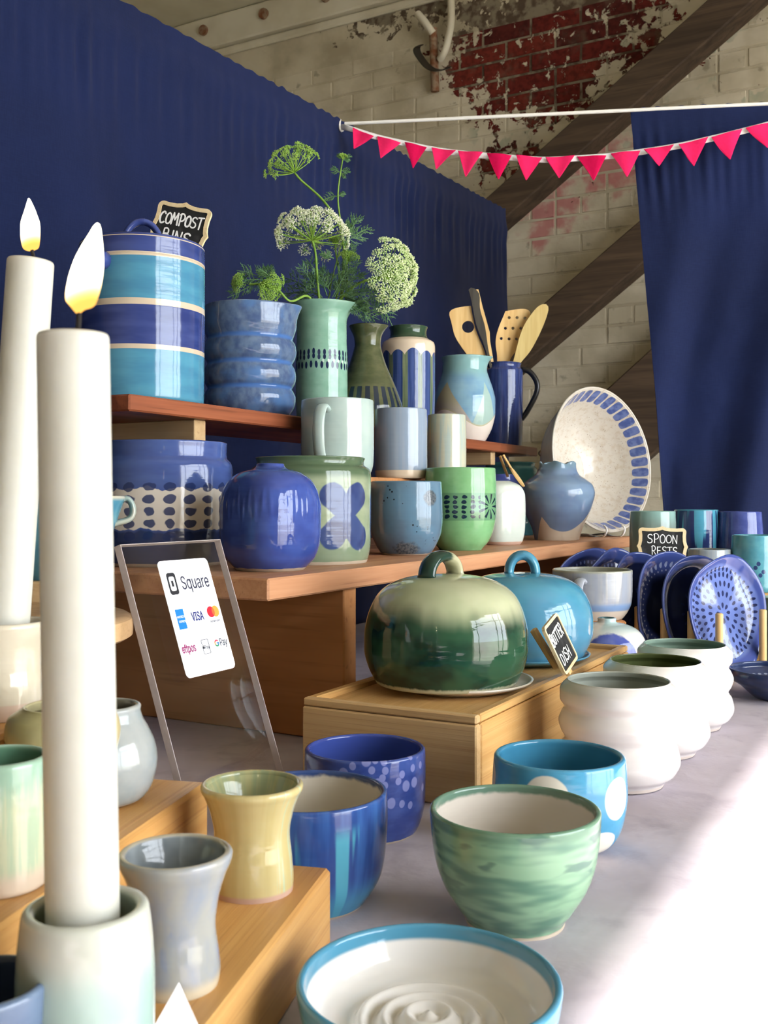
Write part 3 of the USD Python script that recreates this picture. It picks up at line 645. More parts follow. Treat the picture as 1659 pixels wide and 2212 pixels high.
def m_yellow(g, c):
    col = drips(g, c, C(202, 186, 122), C(194, 177, 108), 4)
    col = g.mix(g.step(0.5, 0.62, g.noise(c.cyl(10, 14), 1.0, 3)) * g.step(0.2, 0.9, c.th) * 0.8, col, C(172, 196, 164))
    col = g.mix(g.step(0.004, 0.002, c.z), col, C(196, 160, 136))
    return g.mix(g.step(0.5, 0.7, c.t), col, g.mix(g.step(0.3, 0.6, g.noise(c.cyl(6, 20), 1, 2)), C(176, 172, 116), C(150, 160, 116)))
pot('waisted_cup', 'yellow waisted cup with pale aqua runs at the rear of the lowest riser step', 'cup', 545, [(80, 0), (86, 1925), (89, 1895), (86, 1850), (81, 1800), (88, 1755), (103, 1715), (110, 1700), (110, 1697)], glaze('yellow_waisted', m_yellow), ZR[0], vb=1950, seed=6, wob=0.008)
def m_holder(g, c):
    col = g.mix(g.step(0.3, 0.7, g.noise(c.o, 28, 3)), C(176, 200, 190), C(154, 186, 176))
    col = g.mix(g.step(0.045, 0.062, c.z) * 0.8, col, C(214, 212, 196))
    return g.mix(g.step(0.6, 0.9, c.t), col, C(150, 164, 148))
HD = 0.40; hk_ = HD / F; HX = (186 - CU) * hk_
ho = [(0.0225, 0), (0.0245, 0.003), (0.0263, 0.02), (0.0265, 0.04), (0.0258, 0.056), (0.0248, 0.066), (0.0243, 0.0695)]
m, fl = vessel(ho, 0.0055, 0.02, 96, 0.006, 3)
solo('candle_holder', m, glaze('holder_celadon', m_holder, ring=0.2), 'pale celadon cup holding the nearest candle', 'candle holder', loc=(HX, HD, ZR[0] + 0.0002), smooth=True, prof=fl)
def m_beige(g, c): return g.mix(g.step(0.011, 0.0095, c.z), g.mix(g.step(0.3, 0.7, g.noise(c.o, 25, 3)), C(222, 212, 186), C(208, 196, 166)), C(206, 178, 150))
BD = 0.63; BXc = (5 - CU) * BD / F
ho = [(0.0225, 0), (0.0245, 0.008), (0.0243, 0.02), (0.0232, 0.03), (0.0238, 0.042), (0.0262, 0.052), (0.0275, 0.0565)]
m, fl = vessel(ho, 0.005, 0.012, 96, 0.006, 3)
solo('candle_holder', m, glaze('holder_beige', m_beige, ring=0.2), 'glossy beige waisted cup holding the leaning candle on the top riser step', 'candle holder', loc=(BXc, BD, ZR[2] + 0.0002), smooth=True, prof=fl)
# candles
def wax():
    g = G(); q = g.pos(); n = g.noise(q, 60, 3)
    return g.pbr('candle_wax', base_color=g.mix(n, C(200, 198, 186), C(188, 186, 172)), roughness=0.42, subsurface_weight=0.2, subsurface_radius=(1.0, 0.8, 0.55), subsurface_scale=0.012, specular_ior_level=0.4, normal=g.bump(n, 0.12, 0.001))
WAX = wax(); WICK = plain('charred_wick', C(30, 26, 24), 0.9)
def flame_mat():
    g = G(); o = g.obj(); x, y, z = g.sep(o)
    t = z / 0.04; base = g.step(0.42, 0.05, t + x * -9.0)
    col = g.mix(base, (1.0, 0.90, 0.62), (1.0, 0.50, 0.10))
    lw = g.node('layer_weight', 'facing', blend=0.42)
    em = g.node('emission', 'emission', color=col, strength=g.math('multiply_add', base, -8.3, 9.5))
    tr_ = g.node('transparent_bsdf', 'BSDF')
    return g.done('candle_flame', g.node('mix_closure', 'closure', fac=g.step(0.5, 0.95, lw), closure1=em, closure2=tr_))
FLAME = flame_mat()
def candle(label, base, top, r, flame_px, wick_px, d, flab):
    base, top = np.array(base), np.array(top); ax = top - base; L = np.linalg.norm(ax); ax /= L
    ex = np.cross([0, 1, 0], ax); ex /= np.linalg.norm(ex); ey = np.cross(ax, ex)
    pr = [(0.0004, 0)] + [(r * 1.03 - 0.03 * r * t, t * (L - 0.002)) for t in np.linspace(0, 1, 14)] + [(r * 0.985, L - 0.0008), (r * 0.95, L), (r * 0.6, L - 0.0012), (r * 0.25, L - 0.0016), (0.003, L - 0.0005), (0.0004, L + 0.002)]
    m = revolve(pr, 64, 0.004, 2); v = np.array(m.vertices); m = mk(base + v[:, :1] * ex + v[:, 1:2] * ey + v[:, 2:3] * ax, m.faces)
    t = Thing('candle', label, 'candle', base)
    t.part('wax', m, WAX, True, True)
    wk = spline([top - ax * 0.002] + [at(u, v_, d) for u, v_ in wick_px], 12)
    t.part('wick', tube(wk, 0.0011, 8), WICK, True, True)
    # flame: centre line and half widths in px
    c = np.array([at(u, v_, d) for u, v_, _ in flame_px]); w_ = np.array([h for _, _, h in flame_px]) * d / F
    tt = np.linspace(0, 1, len(c)); q = np.linspace(0, 1, 40)
    cc = np.stack([PchipInterpolator(tt, c[:, i])(q) for i in range(3)], 1); ww = PchipInterpolator(tt, w_)(q)
    fm = tube(cc, np.maximum(ww, 0.0002), 32)
    p = numbered(t.path, 'flame'); mm = emit(p, fm, FLAME, True, -cc[0]); mm.AddTranslateOp().Set(Gf.Vec3d(*map(float, cc[0] - base)))
    tag(mm.GetPrim(), flab)
cb = np.array([HX - 0.0005, HD, ZR[0] + 0.0207])
candle('white taper candle nearest the camera, burning with a tall flame', cb, at(158, 722, HD), 0.01385, [(171, 676, 6), (170, 668, 14), (172, 655, 30), (176, 640, 34), (183, 610, 35), (191, 575, 32), (199, 540, 24), (206, 510, 14), (210, 490, 7), (212, 483, 2)], [(168, 712), (170, 695), (171, 676)], HD, 'tall leaning flame')
bb = np.array([BXc - 0.001, BD, ZR[2] + 0.0128])
candle('white candle leaning in the beige holder at the left edge', bb + np.array([0.0, 0, 0]), at(66.5, 563, BD), 0.0140, [(68, 541, 4), (67, 536, 16), (66, 525, 19), (65.5, 505, 20.5), (65.5, 485, 20), (65, 460, 13), (63.5, 440, 6), (62, 429, 1.5)], [(73, 556), (70, 545), (69, 540)], BD, 'short upright flame')
def m_celcup(g, c):
    col = g.mix(g.step(0.42, 0.6, g.noise(c.cyl(9, 24), 1.0, 3)), C(200, 204, 166), C(178, 196, 162))
    col = g.mix(g.step(0.04, 0.056, c.z + (g.noise(c.cyl(14, 10), 1, 2) - 0.5) * 0.02), col, C(150, 186, 162))
    col = g.mix(g.step(0.014, 0.006, c.z), col, C(216, 196, 168))
    return g.mix(g.step(0.6, 0.85, c.t), col, g.mix(g.step(0.02, 0.056, c.z), C(34, 84, 62), C(92, 140, 112)))
pot('cup', 'straight celadon and cream cup with a dark green inside at the left edge', 'cup', 0, [(98, 0), (103, 1900), (105, 1850), (105, 1750), (104, 1640)], glaze('celadon_cup', m_celcup), ZR[1], vb=1945, seed=7, wob=0.006)
def m_olive(g, c):
    col = g.mix(g.step(0.35, 0.65, g.noise(c.o, 30, 4)), C(196, 188, 130), C(174, 168, 110)); col = g.mix(g.step(0.2, 1.1, c.th), col, C(206, 192, 134))
    return g.mix(g.step(0.5, 0.8, c.t), col, C(190, 180, 128))
pot('pot', 'squat olive-yellow pot half hidden behind the nearest candle', 'pot', 136, [(70, 0), (92, 1690), (112, 1630), (121, 1580), (114, 1548), (92, 1532), (84, 1527)], glaze('olive_pot', m_olive), ZR[1], d=0.56, seed=8)
def m_greyvase(g, c):
    col = streak(g, c, C(168, 172, 170), C(150, 160, 162), 2, 70); col = g.mix(g.step(0.055, 0.066, c.z), col, C(184, 176, 148))
    return g.mix(g.step(0.5, 0.8, c.t), col, C(112, 108, 92))
pot('vase', 'pearl grey vase with a narrow collar on the middle riser step', 'vase', 225, [(66, 0), (84, 1722), (106, 1685), (113, 1640), (107, 1605), (92, 1572), (80, 1548), (77, 1535), (78, 1528)], glaze('pearl_grey', m_greyvase, foot=0.002), ZR[1], vb=1749, seed=9)
def m_navycup(g, c): return g.mix(g.step(0.4, 0.7, c.t), g.mix(g.step(0.3, 0.7, g.noise(c.o, 40, 2)), C(86, 106, 138), C(104, 124, 154)), C(48, 62, 92))
pot('cup', 'slate blue cup cut by the lower left corner', 'cup', -32, [(100, 0), (118, 2330), (132, 2200), (135, 2130)], glaze('slate_blue', m_navycup), ZR[0], d=0.378, seed=10)
# folded white card
PAPER = plain('white_card', C(244, 242, 246), 0.7)
a_, b_, c_ = at(385, 2125, 0.43), at(300, 2232, 0.425), at(400, 2232, 0.43)
for q in (b_, c_): q[2] = ZR[0] + 0.0006
a2, b2, c2 = a_ + (0, 0.0008, 0), b_ + (0.004, 0.018, 0), c_ + (0.002, 0.018, 0)
pc = Thing('price_card', 'small folded white card standing in front of the grey waisted cup', 'card', loc=b_)
pc.part('front_leaf', trimesh.convex.convex_hull(np.array([a_, b_, c_, a_ + (0, 0.0005, 0), b_ + (0, 0.0005, 0), c_ + (0, 0.0005, 0)])), PAPER, False, True)
pc.part('back_leaf', trimesh.convex.convex_hull(np.array([a2, b2, c2, a2 + (0, 0.0005, 0), b2 + (0, 0.0005, 0), c2 + (0, 0.0005, 0)])), PAPER, False, True)

# ---- left: round board, block, teal jug
WALNUT = wood('acacia_round', C(204, 168, 124), C(182, 144, 100), C(148, 110, 74), (0.6, 0.8, 0), 40, 3.0, 0.45)
rbd = Thing('round_board', 'thick round wooden board on a foot behind the candles', 'board', loc=(-0.348, 0.85, Z_TABLE))
pr = smooth_profile([(0.001, 0), (0.128, 0), (0.1335, 0.0015), (0.135, 0.004), (0.135, 0.016), (0.1335, 0.0185), (0.128, 0.02), (0.001, 0.02)], 60)
m = revolve(pr, 96, 0.001); m.apply_translation((0, 0, 0.163)); rbd.part('board', m, WALNUT, 30)
m = revolve([(0.001, 0), (0.06, 0), (0.06, 0.012), (0.03, 0.03), (0.028, 0.14), (0.05, 0.1625), (0.001, 0.1625)], 48, 0); rbd.part('pedestal', m, WALNUT, 30)
bl = Thing('wooden_block', 'plain wooden block under the teal jug', 'block', loc=(-0.42, 1.04, Z_TABLE))
bl.part('body', slab((-0.55, 0.992, Z_TABLE + 0.0005), (0.257, 0, 0), (0, 0.098, 0), (0, 0, Z_LOW - Z_TABLE - 0.0005), 0.002), PINE_V, 30, True)
def m_teal(g, c):
    col = streak(g, c, C(66, 140, 170), C(84, 160, 182), 2, 60)
    return g.mix(g.step(0.25, 0.5, c.t), g.mix(g.step(0.078, 0.083, c.z), col, C(206, 202, 178)), C(190, 196, 180))
t, k, rot, o = pot('jug', 'teal cone-shaped jug with a cream rim behind the nearest candle', 'jug', 128, [(74, 0), (80, 1235), (104, 1170), (126, 1110), (138, 1075)], glaze('teal_cone', m_teal), Z_LOW, d=1.04, seed=11, parts='body')
hx = 0.0615
t.part('handle', strap(spline([(hx - 0.001, 0, 0.078), (hx + 0.006, 0, 0.081), (hx + 0.011, 0, 0.074), (hx + 0.010, 0, 0.062), (hx - 0.004, 0, 0.056), (hx - 0.011, 0, 0.053)], 18), 0.02, 0.007, (0, 1, 0)), glaze('teal_handle', lambda g, c: g.mix(g.step(0.3, 0.7, g.noise(c.o, 60, 2)), C(150, 176, 172), C(190, 192, 172))), True)

# ---- lower shelf
def m_dotpot(g, c):
    blue = streak(g, c, C(62, 86, 158), C(50, 70, 146), 1.5, 60)
    e = (g.noise(c.cyl(5, 3), 1.0, 2) - 0.5) * 0.016
    band = g.step(0.044, 0.0455, c.z + e) * g.step(0.0945, 0.093, c.z + e)
    col = g.mix(band, blue, C(226, 216, 200))
    col = g.mix(g.step(0.045, 0.040, c.z + e), col, C(44, 58, 104))
    d = grid_dots(g, c, 22, 0.030, 0.0145, 5, 0.30 * 0.95, 0.36, 0.25, 0.16)
    return g.mix(d * 0.92, col, C(26, 44, 104))
pot('pot', 'large blue and white pot with columns of dark dots, lower shelf', 'pot', 355, [(128, 0), (134, 1212), (143, 1170), (147, 1110), (147, 1050), (146, 1012), (142, 1000), (134, 991), (133, 975), (134, 960)], glaze('dotted_crock', m_dotpot, foot=0.004), Z_LOW, d=1.28, seed=12)
def m_lantern(g, c):
    col = streak(g, c, C(32, 56, 150), C(44, 72, 166), 1.5, 60); col = g.mix(g.step(0.4, 0.7, g.noise(c.o, 22, 3)) * 0.5, col, C(26, 42, 132))
    return g.mix(g.step(0.4, 0.7, c.t), col, C(40, 52, 140))
def square_round(p):
    def f(X, Y, Z, th, rz):
        k = 1 / (np.abs(np.cos(th - PI / 4)) ** p + np.abs(np.sin(th - PI / 4)) ** p) ** (1 / p); k = k / k.mean() ; a = np.clip(rz[:, 0] / rz[:, 0].max(), 0, 1)[:, None] ** 3
        kk = 1 + (k[None] - 1) * a; return X * kk, Y * kk, Z
    return f
def tongues(X, Y, Z, th, rz):        # raised drips round the shoulder
    X, Y, Z = square_round(3.0)(X, Y, Z, th, rz)
    z = rz[:, 1:]; out = (np.arange(len(rz)) < 84)[:, None]
    k = 1 + 0.010 * np.clip(np.cos(th * 40)[None] * 1.2, -0.2, 1) * np.clip(1 - np.abs(z - 0.075 + 0.006 * np.sin(th * 17)[None]) / 0.014, 0, 1) ** 0.5 * out
    return X * k, Y * k, Z
pot('jar', 'royal blue rounded jar with a ring of raised drips, at the shelf corner', 'jar', 584, [(70, 0), (80, 1221), (93, 1204), (101, 1174), (103, 1140), (103, 1100), (98, 1064), (86, 1038), (62, 1020), (36, 1012), (31, 1008), (30, 1005)], glaze('lantern_blue', m_lantern, foot=0.0035), Z_LOW, d=1.165, seed=13, mod=tongues, n=240, rows=80)
def m_xpot(g, c):
    col = streak(g, c, C(142, 158, 122), C(160, 172, 138), 2, 55); col = g.mix(g.step(0.104, 0.114, c.z), col, C(84, 108, 78)); col = g.mix(g.step(0.05, 0.01, c.z) * 0.6, col, C(112, 136, 108))
    def lobe(th0, z0, th1, z1, r):
        ax, az = th1 - th0, (z1 - z0) / 0.075; L2 = ax * ax + az * az
        px, pz = c.th - th0, (c.z - z0) / 0.075
        t = g.node('clamp', 'result', value=(px * ax + pz * az) / L2)
        dx, dz = px - t * ax, pz - t * az
        return g.step(r * 1.12, r * 0.92, g.math('sqrt', dx * dx + dz * dz) + (g.noise(c.o, 60, 2) - 0.5) * 0.05 - t * 0.05)
    m = None
    for q in ((0.58, 0.064, 0.36, 0.085), (0.58, 0.064, 0.84, 0.085), (0.58, 0.058, 0.36, 0.036), (0.58, 0.058, 0.88, 0.034), (0.58, 0.075, 0.58, 0.045)):
        l = lobe(*q, 0.17 if q[2] != 0.58 else 0.12); m = l if m is None else g.mx(m, l)
    for th in (2.1, -1.0, 1.52):
        m = g.mx(m, spot(g, c, th, 0.06, 0.22, 0.035))
    return g.mix(m, col, g.mix(g.step(0.4, 0.6, g.noise(c.o, 30, 2)), C(30, 46, 108), C(50, 68, 126)))
pot('pot', 'sage green pot with a blue cross-shaped motif', 'pot', 670, [(122, 0), (127, 1200), (131, 1170), (132, 1100), (132, 1045), (131, 1020), (126, 1012), (117, 1006), (116, 999), (119, 992)], glaze('sage_cross', m_xpot, foot=0.004), Z_LOW, d=1.315, seed=14)
def m_speckcup(g, c):
    col = lerp_z(g, c, 0.0, 0.08, C(86, 108, 132), C(92, 124, 150), 0.03)
    col = g.mix(g.step(0.4, 0.65, g.noise(c.o, 25, 3)) * 0.6, col, C(88, 130, 160))
    pt = g.mx(spot(g, c, 0.72, 0.083, 0.22, 0.011, 0.2, 0.2), g.mx(spot(g, c, 0.02, 0.008, 0.42, 0.011, 0.25, 0.3), spot(g, c, -1.45, 0.065, 0.3, 0.014)))
    col = g.mix(pt * 0.8, col, g.mix(g.step(0.4, 0.6, g.noise(c.o, 300, 2)), C(104, 104, 100), C(60, 60, 62)))
    sp = g.step(0.2, 0.14, g.voro(c.o, 130)) * g.step(0.56, 0.62, g.noise(c.o, 22, 2))
    col = g.mix(sp, col, C(34, 40, 48))
    return col
pot('cup', 'slate blue cup with dark speckled patches on the lower shelf', 'cup', 877, [(50, 0), (56, 1192), (68, 1172), (77, 1148), (80, 1115), (79, 1080), (77, 1043)], glaze('speckled_slate', m_speckcup, foot=0.002), Z_LOW, vb=1200, seed=15)
def m_lime(g, c):
    col = streak(g, c, C(126, 190, 126), C(112, 178, 112), 2, 50)
    z0, z1 = 0.049, 0.090
    band = g.step(z0 - 0.002, z0, c.z) * g.step(z1 + 0.002, z1, c.z)
    col = g.mix(band * 0.7, col, C(92, 142, 106))
    d1 = grid_dots(g, c, 26, 0.0505, 0.0076, 5, 0.30, 0.40, 0.1, 0.3)
    lf = g.math('sine', (c.th - 0.95) * 7.0) ; r_ = g.math('sqrt', g.math('power', g.ab(c.th - 0.95), 2.0) * 0.0026 + g.math('power', g.ab(c.z - 0.07), 2.0))
    an = g.math('arctan2', c.z - 0.07, (c.th - 0.95) * 0.051)
    pet = g.step(0.35, 0.6, g.math('cosine', an * 9.0)) * g.step(0.004, 0.006, r_) * g.step(0.021, 0.019, r_)
    far_ = g.step(0.4, 0.36, g.ab(c.th - 0.95))
    d1 = g.mix(far_, d1, pet)
    return g.mix(band * d1, col, C(16, 40, 62))
pot('cup', 'bright green cup with a band of dark brush dabs', 'cup', 995, [(45, 0), (48, 1184), (60, 1170), (71, 1143), (77, 1105), (77, 1062), (75, 1014)], glaze('lime_dabs', m_lime, foot=0.001, foot_col=C(126, 178, 118)), Z_LOW, vb=1190, seed=16)
def m_milk(g, c): return g.mix(g.step(0.35, 0.7, g.noise(c.o, 18, 3)), C(222, 230, 218), C(206, 218, 206))
pot('jar', 'milky white rounded-square jar with a bare clay foot', 'jar', 1076, [(45, 0), (50, 1168), (54, 1140), (55, 1100), (54, 1070), (46, 1050), (32, 1042), (26, 1040)], glaze('milky_white', m_milk, foot=0.006, foot_col=C(206, 170, 142)), Z_LOW, vb=1178, seed=17, mod=square_round(3.2))
pot('jar', 'dark blue jar just behind the milky white jar', 'jar', 1082, [(38, 0), (44, 1140), (46, 1080), (45, 1050), (40, 1038), (38, 1027)], glaze('ink_blue', lambda g, c: streak(g, c, C(44, 56, 140), C(60, 72, 160), 2, 60)), Z_LOW, w=0.80, seed=18)
def m_tealpot(g, c): return g.mix(g.step(0.02, 0.03, g.ab(c.th)) * 1.0, C(60, 150, 176), streak(g, c, C(66, 158, 182), C(82, 172, 192), 2, 50))
pot('pot', 'turquoise lidless pot with a stepped collar at the back of the lower shelf', 'pot', 1102, [(50, 0), (58, 1130), (60, 1060), (59, 1022), (57, 1012), (53, 1008), (54, 1001)], glaze('turquoise_pot', m_tealpot), Z_LOW, w=0.875, seed=19)
def ruffle(X, Y, Z, th, rz):
    z = rz[:, 1:]; h = rz[:, 1].max(); a = np.clip((z - h * 0.84) / (h * 0.16), 0, 1) ** 1.3
    k = 1 + 0.09 * a * np.sin(5 * th + 0.6)[None]; return X * k, Y * k, Z + 0.003 * a * np.sin(5 * th + 2.2)[None]
def m_ruffle(g, c):
    col = g.mix(g.step(0.35, 0.65, g.noise(c.o, 16, 3)), C(122, 148, 180), C(108, 130, 168)); col = g.mix(g.step(0.135, 0.155, c.z) * 0.7, col, C(112, 142, 152))
    l_ = g.step(-0.52, -0.5, c.th); q_ = c.th - 0.25
    e = g.mx(0.047 - 0.09 * g.ab(c.th + 0.5), (0.018 + q_ * q_ * 0.030) * l_)
    cut = g.step(-0.001, 0.001, c.z - e)
    return g.mix(cut, C(214, 196, 170), g.mix(g.step(0.02, 0.0, c.z - e - 0.028) * 0.35, col, C(88, 98, 130)))
pot('vase', 'slate blue vase with a ruffled mouth and bare clay foot', 'vase', 1203, [(48, 0), (54, 1142), (63, 1122), (75, 1092), (81, 1065), (76, 1048), (62, 1036), (48, 1026), (40, 1012), (38, 1002)], glaze('ruffled_slate', m_ruffle), Z_LOW, vb=1168, seed=20, mod=ruffle, n=120)
# mugs on the raised board
def handle_strap(t, r0, z0, z1, out, wide, thick, mat, ang, th=None):
    d = np.array([math.sin(ang), -math.cos(ang), 0]); s = np.array([math.cos(ang), math.sin(ang), 0]); zm = (z0 + z1) / 2
    pts = [d * (r0 - 0.002) + (0, 0, z1 - 0.002), d * (r0 + out * 0.55) + (0, 0, z1 + 0.001), d * (r0 + out * 0.97) + (0, 0, z1 - (z1 - z0) * 0.25), d * (r0 + out) + (0, 0, zm), d * (r0 + out * 0.8) + (0, 0, z0 + (z1 - z0) * 0.2), d * (r0 + out * 0.3) + (0, 0, z0 + 0.003), d * (r0 - 0.002) + (0, 0, z0)]
    t.part('handle', strap(spline(pts, 26), wide, thick, s), mat, True)
mint_m = glaze('mint_mug', lambda g, c: g.mix(g.step(0.3, 0.7, g.noise(c.o, 20, 3)), C(186, 204, 196), C(172, 194, 188)))
t, k, rot, o = pot('mug', 'pale mint mug with its handle facing the front, first of three raised mugs', 'mug', 729, [(66, 0), (74, 1018), (78, 1000), (79, 960), (79, 910), (78, 868)], mint_m, Z_MID, w=0.77, seed=21, parts='body')
handle_strap(t, o[3][0], 0.012, 0.094, 0.03, 0.017, 0.009, mint_m, -0.32)
def m_lav(g, c): return g.mix(g.step(0.0135, 0.0125, c.z), drips(g, c, C(138, 156, 180), C(152, 164, 180), 6), C(218, 196, 164))
lav = glaze('lavender_mug', m_lav)
pot('cup', 'tall lavender-blue cup with a bare clay base on the raised board', 'cup', 866, [(52, 0), (55, 1030), (57, 1000), (57, 950), (56, 887)], lav, Z_MID, w=0.77, seed=22)
def m_sand(g, c): return g.mix(g.step(0.4, 0.6, g.noise(c.cyl(5, 12), 1.0, 3)), C(200, 200, 172), C(178, 194, 186))
pot('cup', 'small sand and sea-green cup at the end of the raised board', 'cup', 965, [(38, 0), (41, 1025), (42, 1000), (42, 950), (41, 899)], glaze('sand_cup', m_sand), Z_MID, w=0.775, seed=23)

# ---- upper shelf
def m_bin(g, c):
    turq = streak(g, c, C(46, 124, 164), C(62, 144, 178), 1.2, 60); nav = streak(g, c, C(26, 42, 118), C(48, 64, 138), 1.0, 60); clay = C(212, 194, 164)
    z = c.z
    col = g.mix(g.step(0.0655, 0.066, z), turq, nav); col = g.mix(g.step(0.120, 0.1205, z), col, turq); col = g.mix(g.step(0.181, 0.1815, z), col, nav)
    for a, b in ((0.0635, 0.0695), (0.1185, 0.1265), (0.1795, 0.1845), (0.204, 0.2052)): col = g.mix(g.step(a - 0.0003, a + 0.0003, z) * g.step(b + 0.0003, b - 0.0003, z), col, clay)
    return col
BINM = glaze('striped_bin', m_bin)
kb = None
p_ = SW(s_for(308, 0.92), 0.92); d = p_[1]; k = d / F; rb_ = 133 * k; hb = CZ + (HV - 535) * k - Z_UP
bn = Thing('compost_bin', 'tall striped blue and turquoise lidded bin on the upper shelf', 'compost bin', loc=((308 - CU) * k, d, Z_UP + 0.0002), rotz=-math.atan2(308 - CU, F))
zl = 0.182
m, fl = vessel([(rb_ * 0.95, 0), (rb_ * 0.985, 0.004), (rb_ * 0.99, 0.05), (rb_, 0.12), (rb_, zl - 0.0015)], 0.006, 0.008, 120, 0.002, 1); bn.part('body', m, BINM, True, prof=fl)
lp = smooth_profile([(rb_ * 0.86, zl - 0.001), (rb_ * 0.985, zl), (rb_, zl + 0.001), (rb_, hb - 0.003), (rb_ * 0.985, hb), (rb_ * 0.9, hb - 0.001), (rb_ * 0.5, hb + 0.003), (0.001, hb + 0.004)], 60)
NAVG = glaze('bin_navy', lambda g, c: streak(g, c, C(38, 54, 136), C(58, 74, 152), 1.0, 60))
lid = bn.part('lid', revolve(lp, 120, 0.002, 1), BINM, True, prof=np.zeros(60 * 120))
hpts = [np.array([math.cos(a) * 0.024, 0.0, hb + 0.001 + math.sin(a) * 0.033]) for a in np.linspace(-0.1, PI + 0.1, 20)]
bn.part('knob_loop', strap(np.array(hpts), 0.014, 0.009, (0, 1, 0)), NAVG, True, under=lid)
for sx in (-1, 1):
    a = -0.62 if sx < 0 else PI - 0.62
    dd = np.array([math.sin(a), -math.cos(a), 0]); zz = CZ + (HV - 592) * k - Z_UP
    m = strap(np.array([dd * (rb_ - 0.002), dd * (rb_ + 0.006), dd * (rb_ + 0.012), dd * (rb_ + 0.0165), dd * (rb_ + 0.018)]) + (0, 0, zz), [0.024, 0.023, 0.023, 0.021, 0.008], [0.022, 0.021, 0.021, 0.019, 0.008], (0, 0, 1), 14)
    bn.part('lug', m, NAVG, True)
def spout_mod(ang, out, h0, width=0.35, dz=0.004):
    def f(X, Y, Z, th, rz):
        z = rz[:, 1:]; h = rz[:, 1].max(); a = np.clip((z - h * h0) / (h * (1 - h0)), 0, 1) ** 1.6
        d = np.angle(np.exp(1j * (th - ang))); s = np.exp(-(d / width) ** 2)[None]
        k = 1 + out * a * s; return X * k, Y * k, Z + dz * a * s
    return f
def m_wavyblue(g, c):
    n = g.noise(c.cyl(5, 60), 1.0, 3); col = g.mix(g.step(0.3, 0.7, n), C(62, 84, 130), C(96, 118, 152)); col = g.mix(g.step(0.45, 0.7, g.noise(c.o, 26, 4)), col, C(70, 112, 172))
    gr = None
    for z in (0.044, 0.081, 0.119): q = g.step(0.0055, 0.001, g.ab(c.z - z)); gr = q if gr is None else g.mx(gr, q)
    col = g.mix(gr * 0.85, col, C(34, 96, 178)); return g.mix(g.step(0.2, 0.5, c.t) * g.step(0.9, 0.6, c.t), col, C(176, 176, 170))
p_ = SW(s_for(540, 0.92), 0.92)
pot('jug', 'wavy four-ringed blue jug with a small spout on the upper shelf', 'jug', 540, [(80, 0), (88, 893), (96, 878), (98, 862), (94, 848), (90, 841), (96, 830), (99, 815), (96, 798), (91, 788), (97, 776), (100, 762), (97, 745), (92, 735), (96, 722), (100, 705), (99, 690), (98, 668)],
    glaze('wavy_blue', m_wavyblue), Z_UP, w=0.92, seed=24, mod=spout_mod(1.35, 0.16, 0.84, 0.4, 0.001), n=120, rows=110)
def m_celv(g, c):
    col = streak(g, c, C(140, 188, 166), C(126, 178, 154), 2, 60)
    z = c.z; rows = None
    for z0, sh, bz in ((0.1245, 0.0, 0.0052), (0.1165, 0.0, 0.0045), (0.1030, 0.5, 0.0060)):
        a = c.th * (30 / (2 * PI)) + sh + 50.0; fa = (g.frac(a) - 0.5) / 0.27; w_ = (z - z0 - (g.noise(c.cyl(3, 3), 1, 1) - 0.5) * 0.006) / bz
        q = g.step(1.12, 0.88, g.math('sqrt', fa * fa + w_ * w_)); rows = q if rows is None else g.mx(rows, q)
    wh = g.step(0.0032, 0.002, g.ab(z - 0.1098)) * g.step(0.3, 0.5, g.math('sine', c.th * 30.0))
    col = g.mix(wh * g.step(-0.3, 0.2, c.th) * 0.8, col, C(222, 238, 226))
    return g.mix(rows, col, C(18, 34, 78))
pot('vase', 'celadon green vase with a flared mouth and a band of navy dabs, holding the flowers', 'vase', 695, [(50, 0), (54, 900), (56, 860), (56, 780), (54, 730), (54, 700), (57, 682), (64, 668), (68, 660)], glaze('celadon_vase', m_celv), Z_UP, w=0.93, seed=25, mod=spout_mod(1.35, 0.16, 0.86, 0.5, 0.0), n=120)
def m_carafe(g, c):
    col = streak(g, c, C(74, 82, 52), C(94, 98, 64), 1.5, 70)
    a = g.frac(c.th * (24 / (2 * PI)) + 0.5 + 50.0) - 0.5; zc = (c.z - 0.054) / 0.022
    ln = g.step(0.32, 0.26, g.ab(a) + (g.noise(c.o, 80, 1) - 0.5) * 0.1) * g.step(1.0, 0.92, g.ab(zc))
    return g.mix(ln, col, C(28, 42, 62))
pot('carafe', 'olive green carafe with dark brush strokes round its belly', 'carafe', 794, [(72, 0), (78, 905), (77, 885), (70, 860), (55, 822), (41, 790), (32, 762), (28, 745), (30, 728), (37, 713), (40, 706)], glaze('olive_carafe', m_carafe), Z_UP, w=0.90, seed=26, mod=spout_mod(1.35, 0.16, 0.93, 0.4, 0.0))
def m_stripejar(g, c):
    col = C(96, 112, 76); a = c.th * (11 / (2 * PI)) + 0.2 + 50.0; i = g.math('floor', a); fa = g.frac(a) - 0.5
    top = 0.168 - fa * fa * 0.045 + (g.node('white_noise_texture', 'value', dimensions='1D', w=i) - 0.5) * 0.006
    st = g.step(0.36, 0.31, g.ab(fa) + (g.noise(c.cyl(2, 20), 1, 2) - 0.5) * 0.12)
    blue = g.mix(g.step(0.35, 0.65, g.noise(c.cyl(10, 8), 1, 2)), C(32, 58, 122), C(58, 80, 150))
    col2 = g.mix(st, g.mix(g.step(0.3, 0.7, g.noise(c.cyl(8, 10), 1, 2)), C(82, 104, 76), C(128, 142, 104)), blue)
    col2 = g.mix(g.step(-0.0004, 0.0004, c.z - top), col2, C(224, 204, 174))
    return g.mix(g.step(0.1925, 0.1935, c.z), col2, C(54, 80, 58))
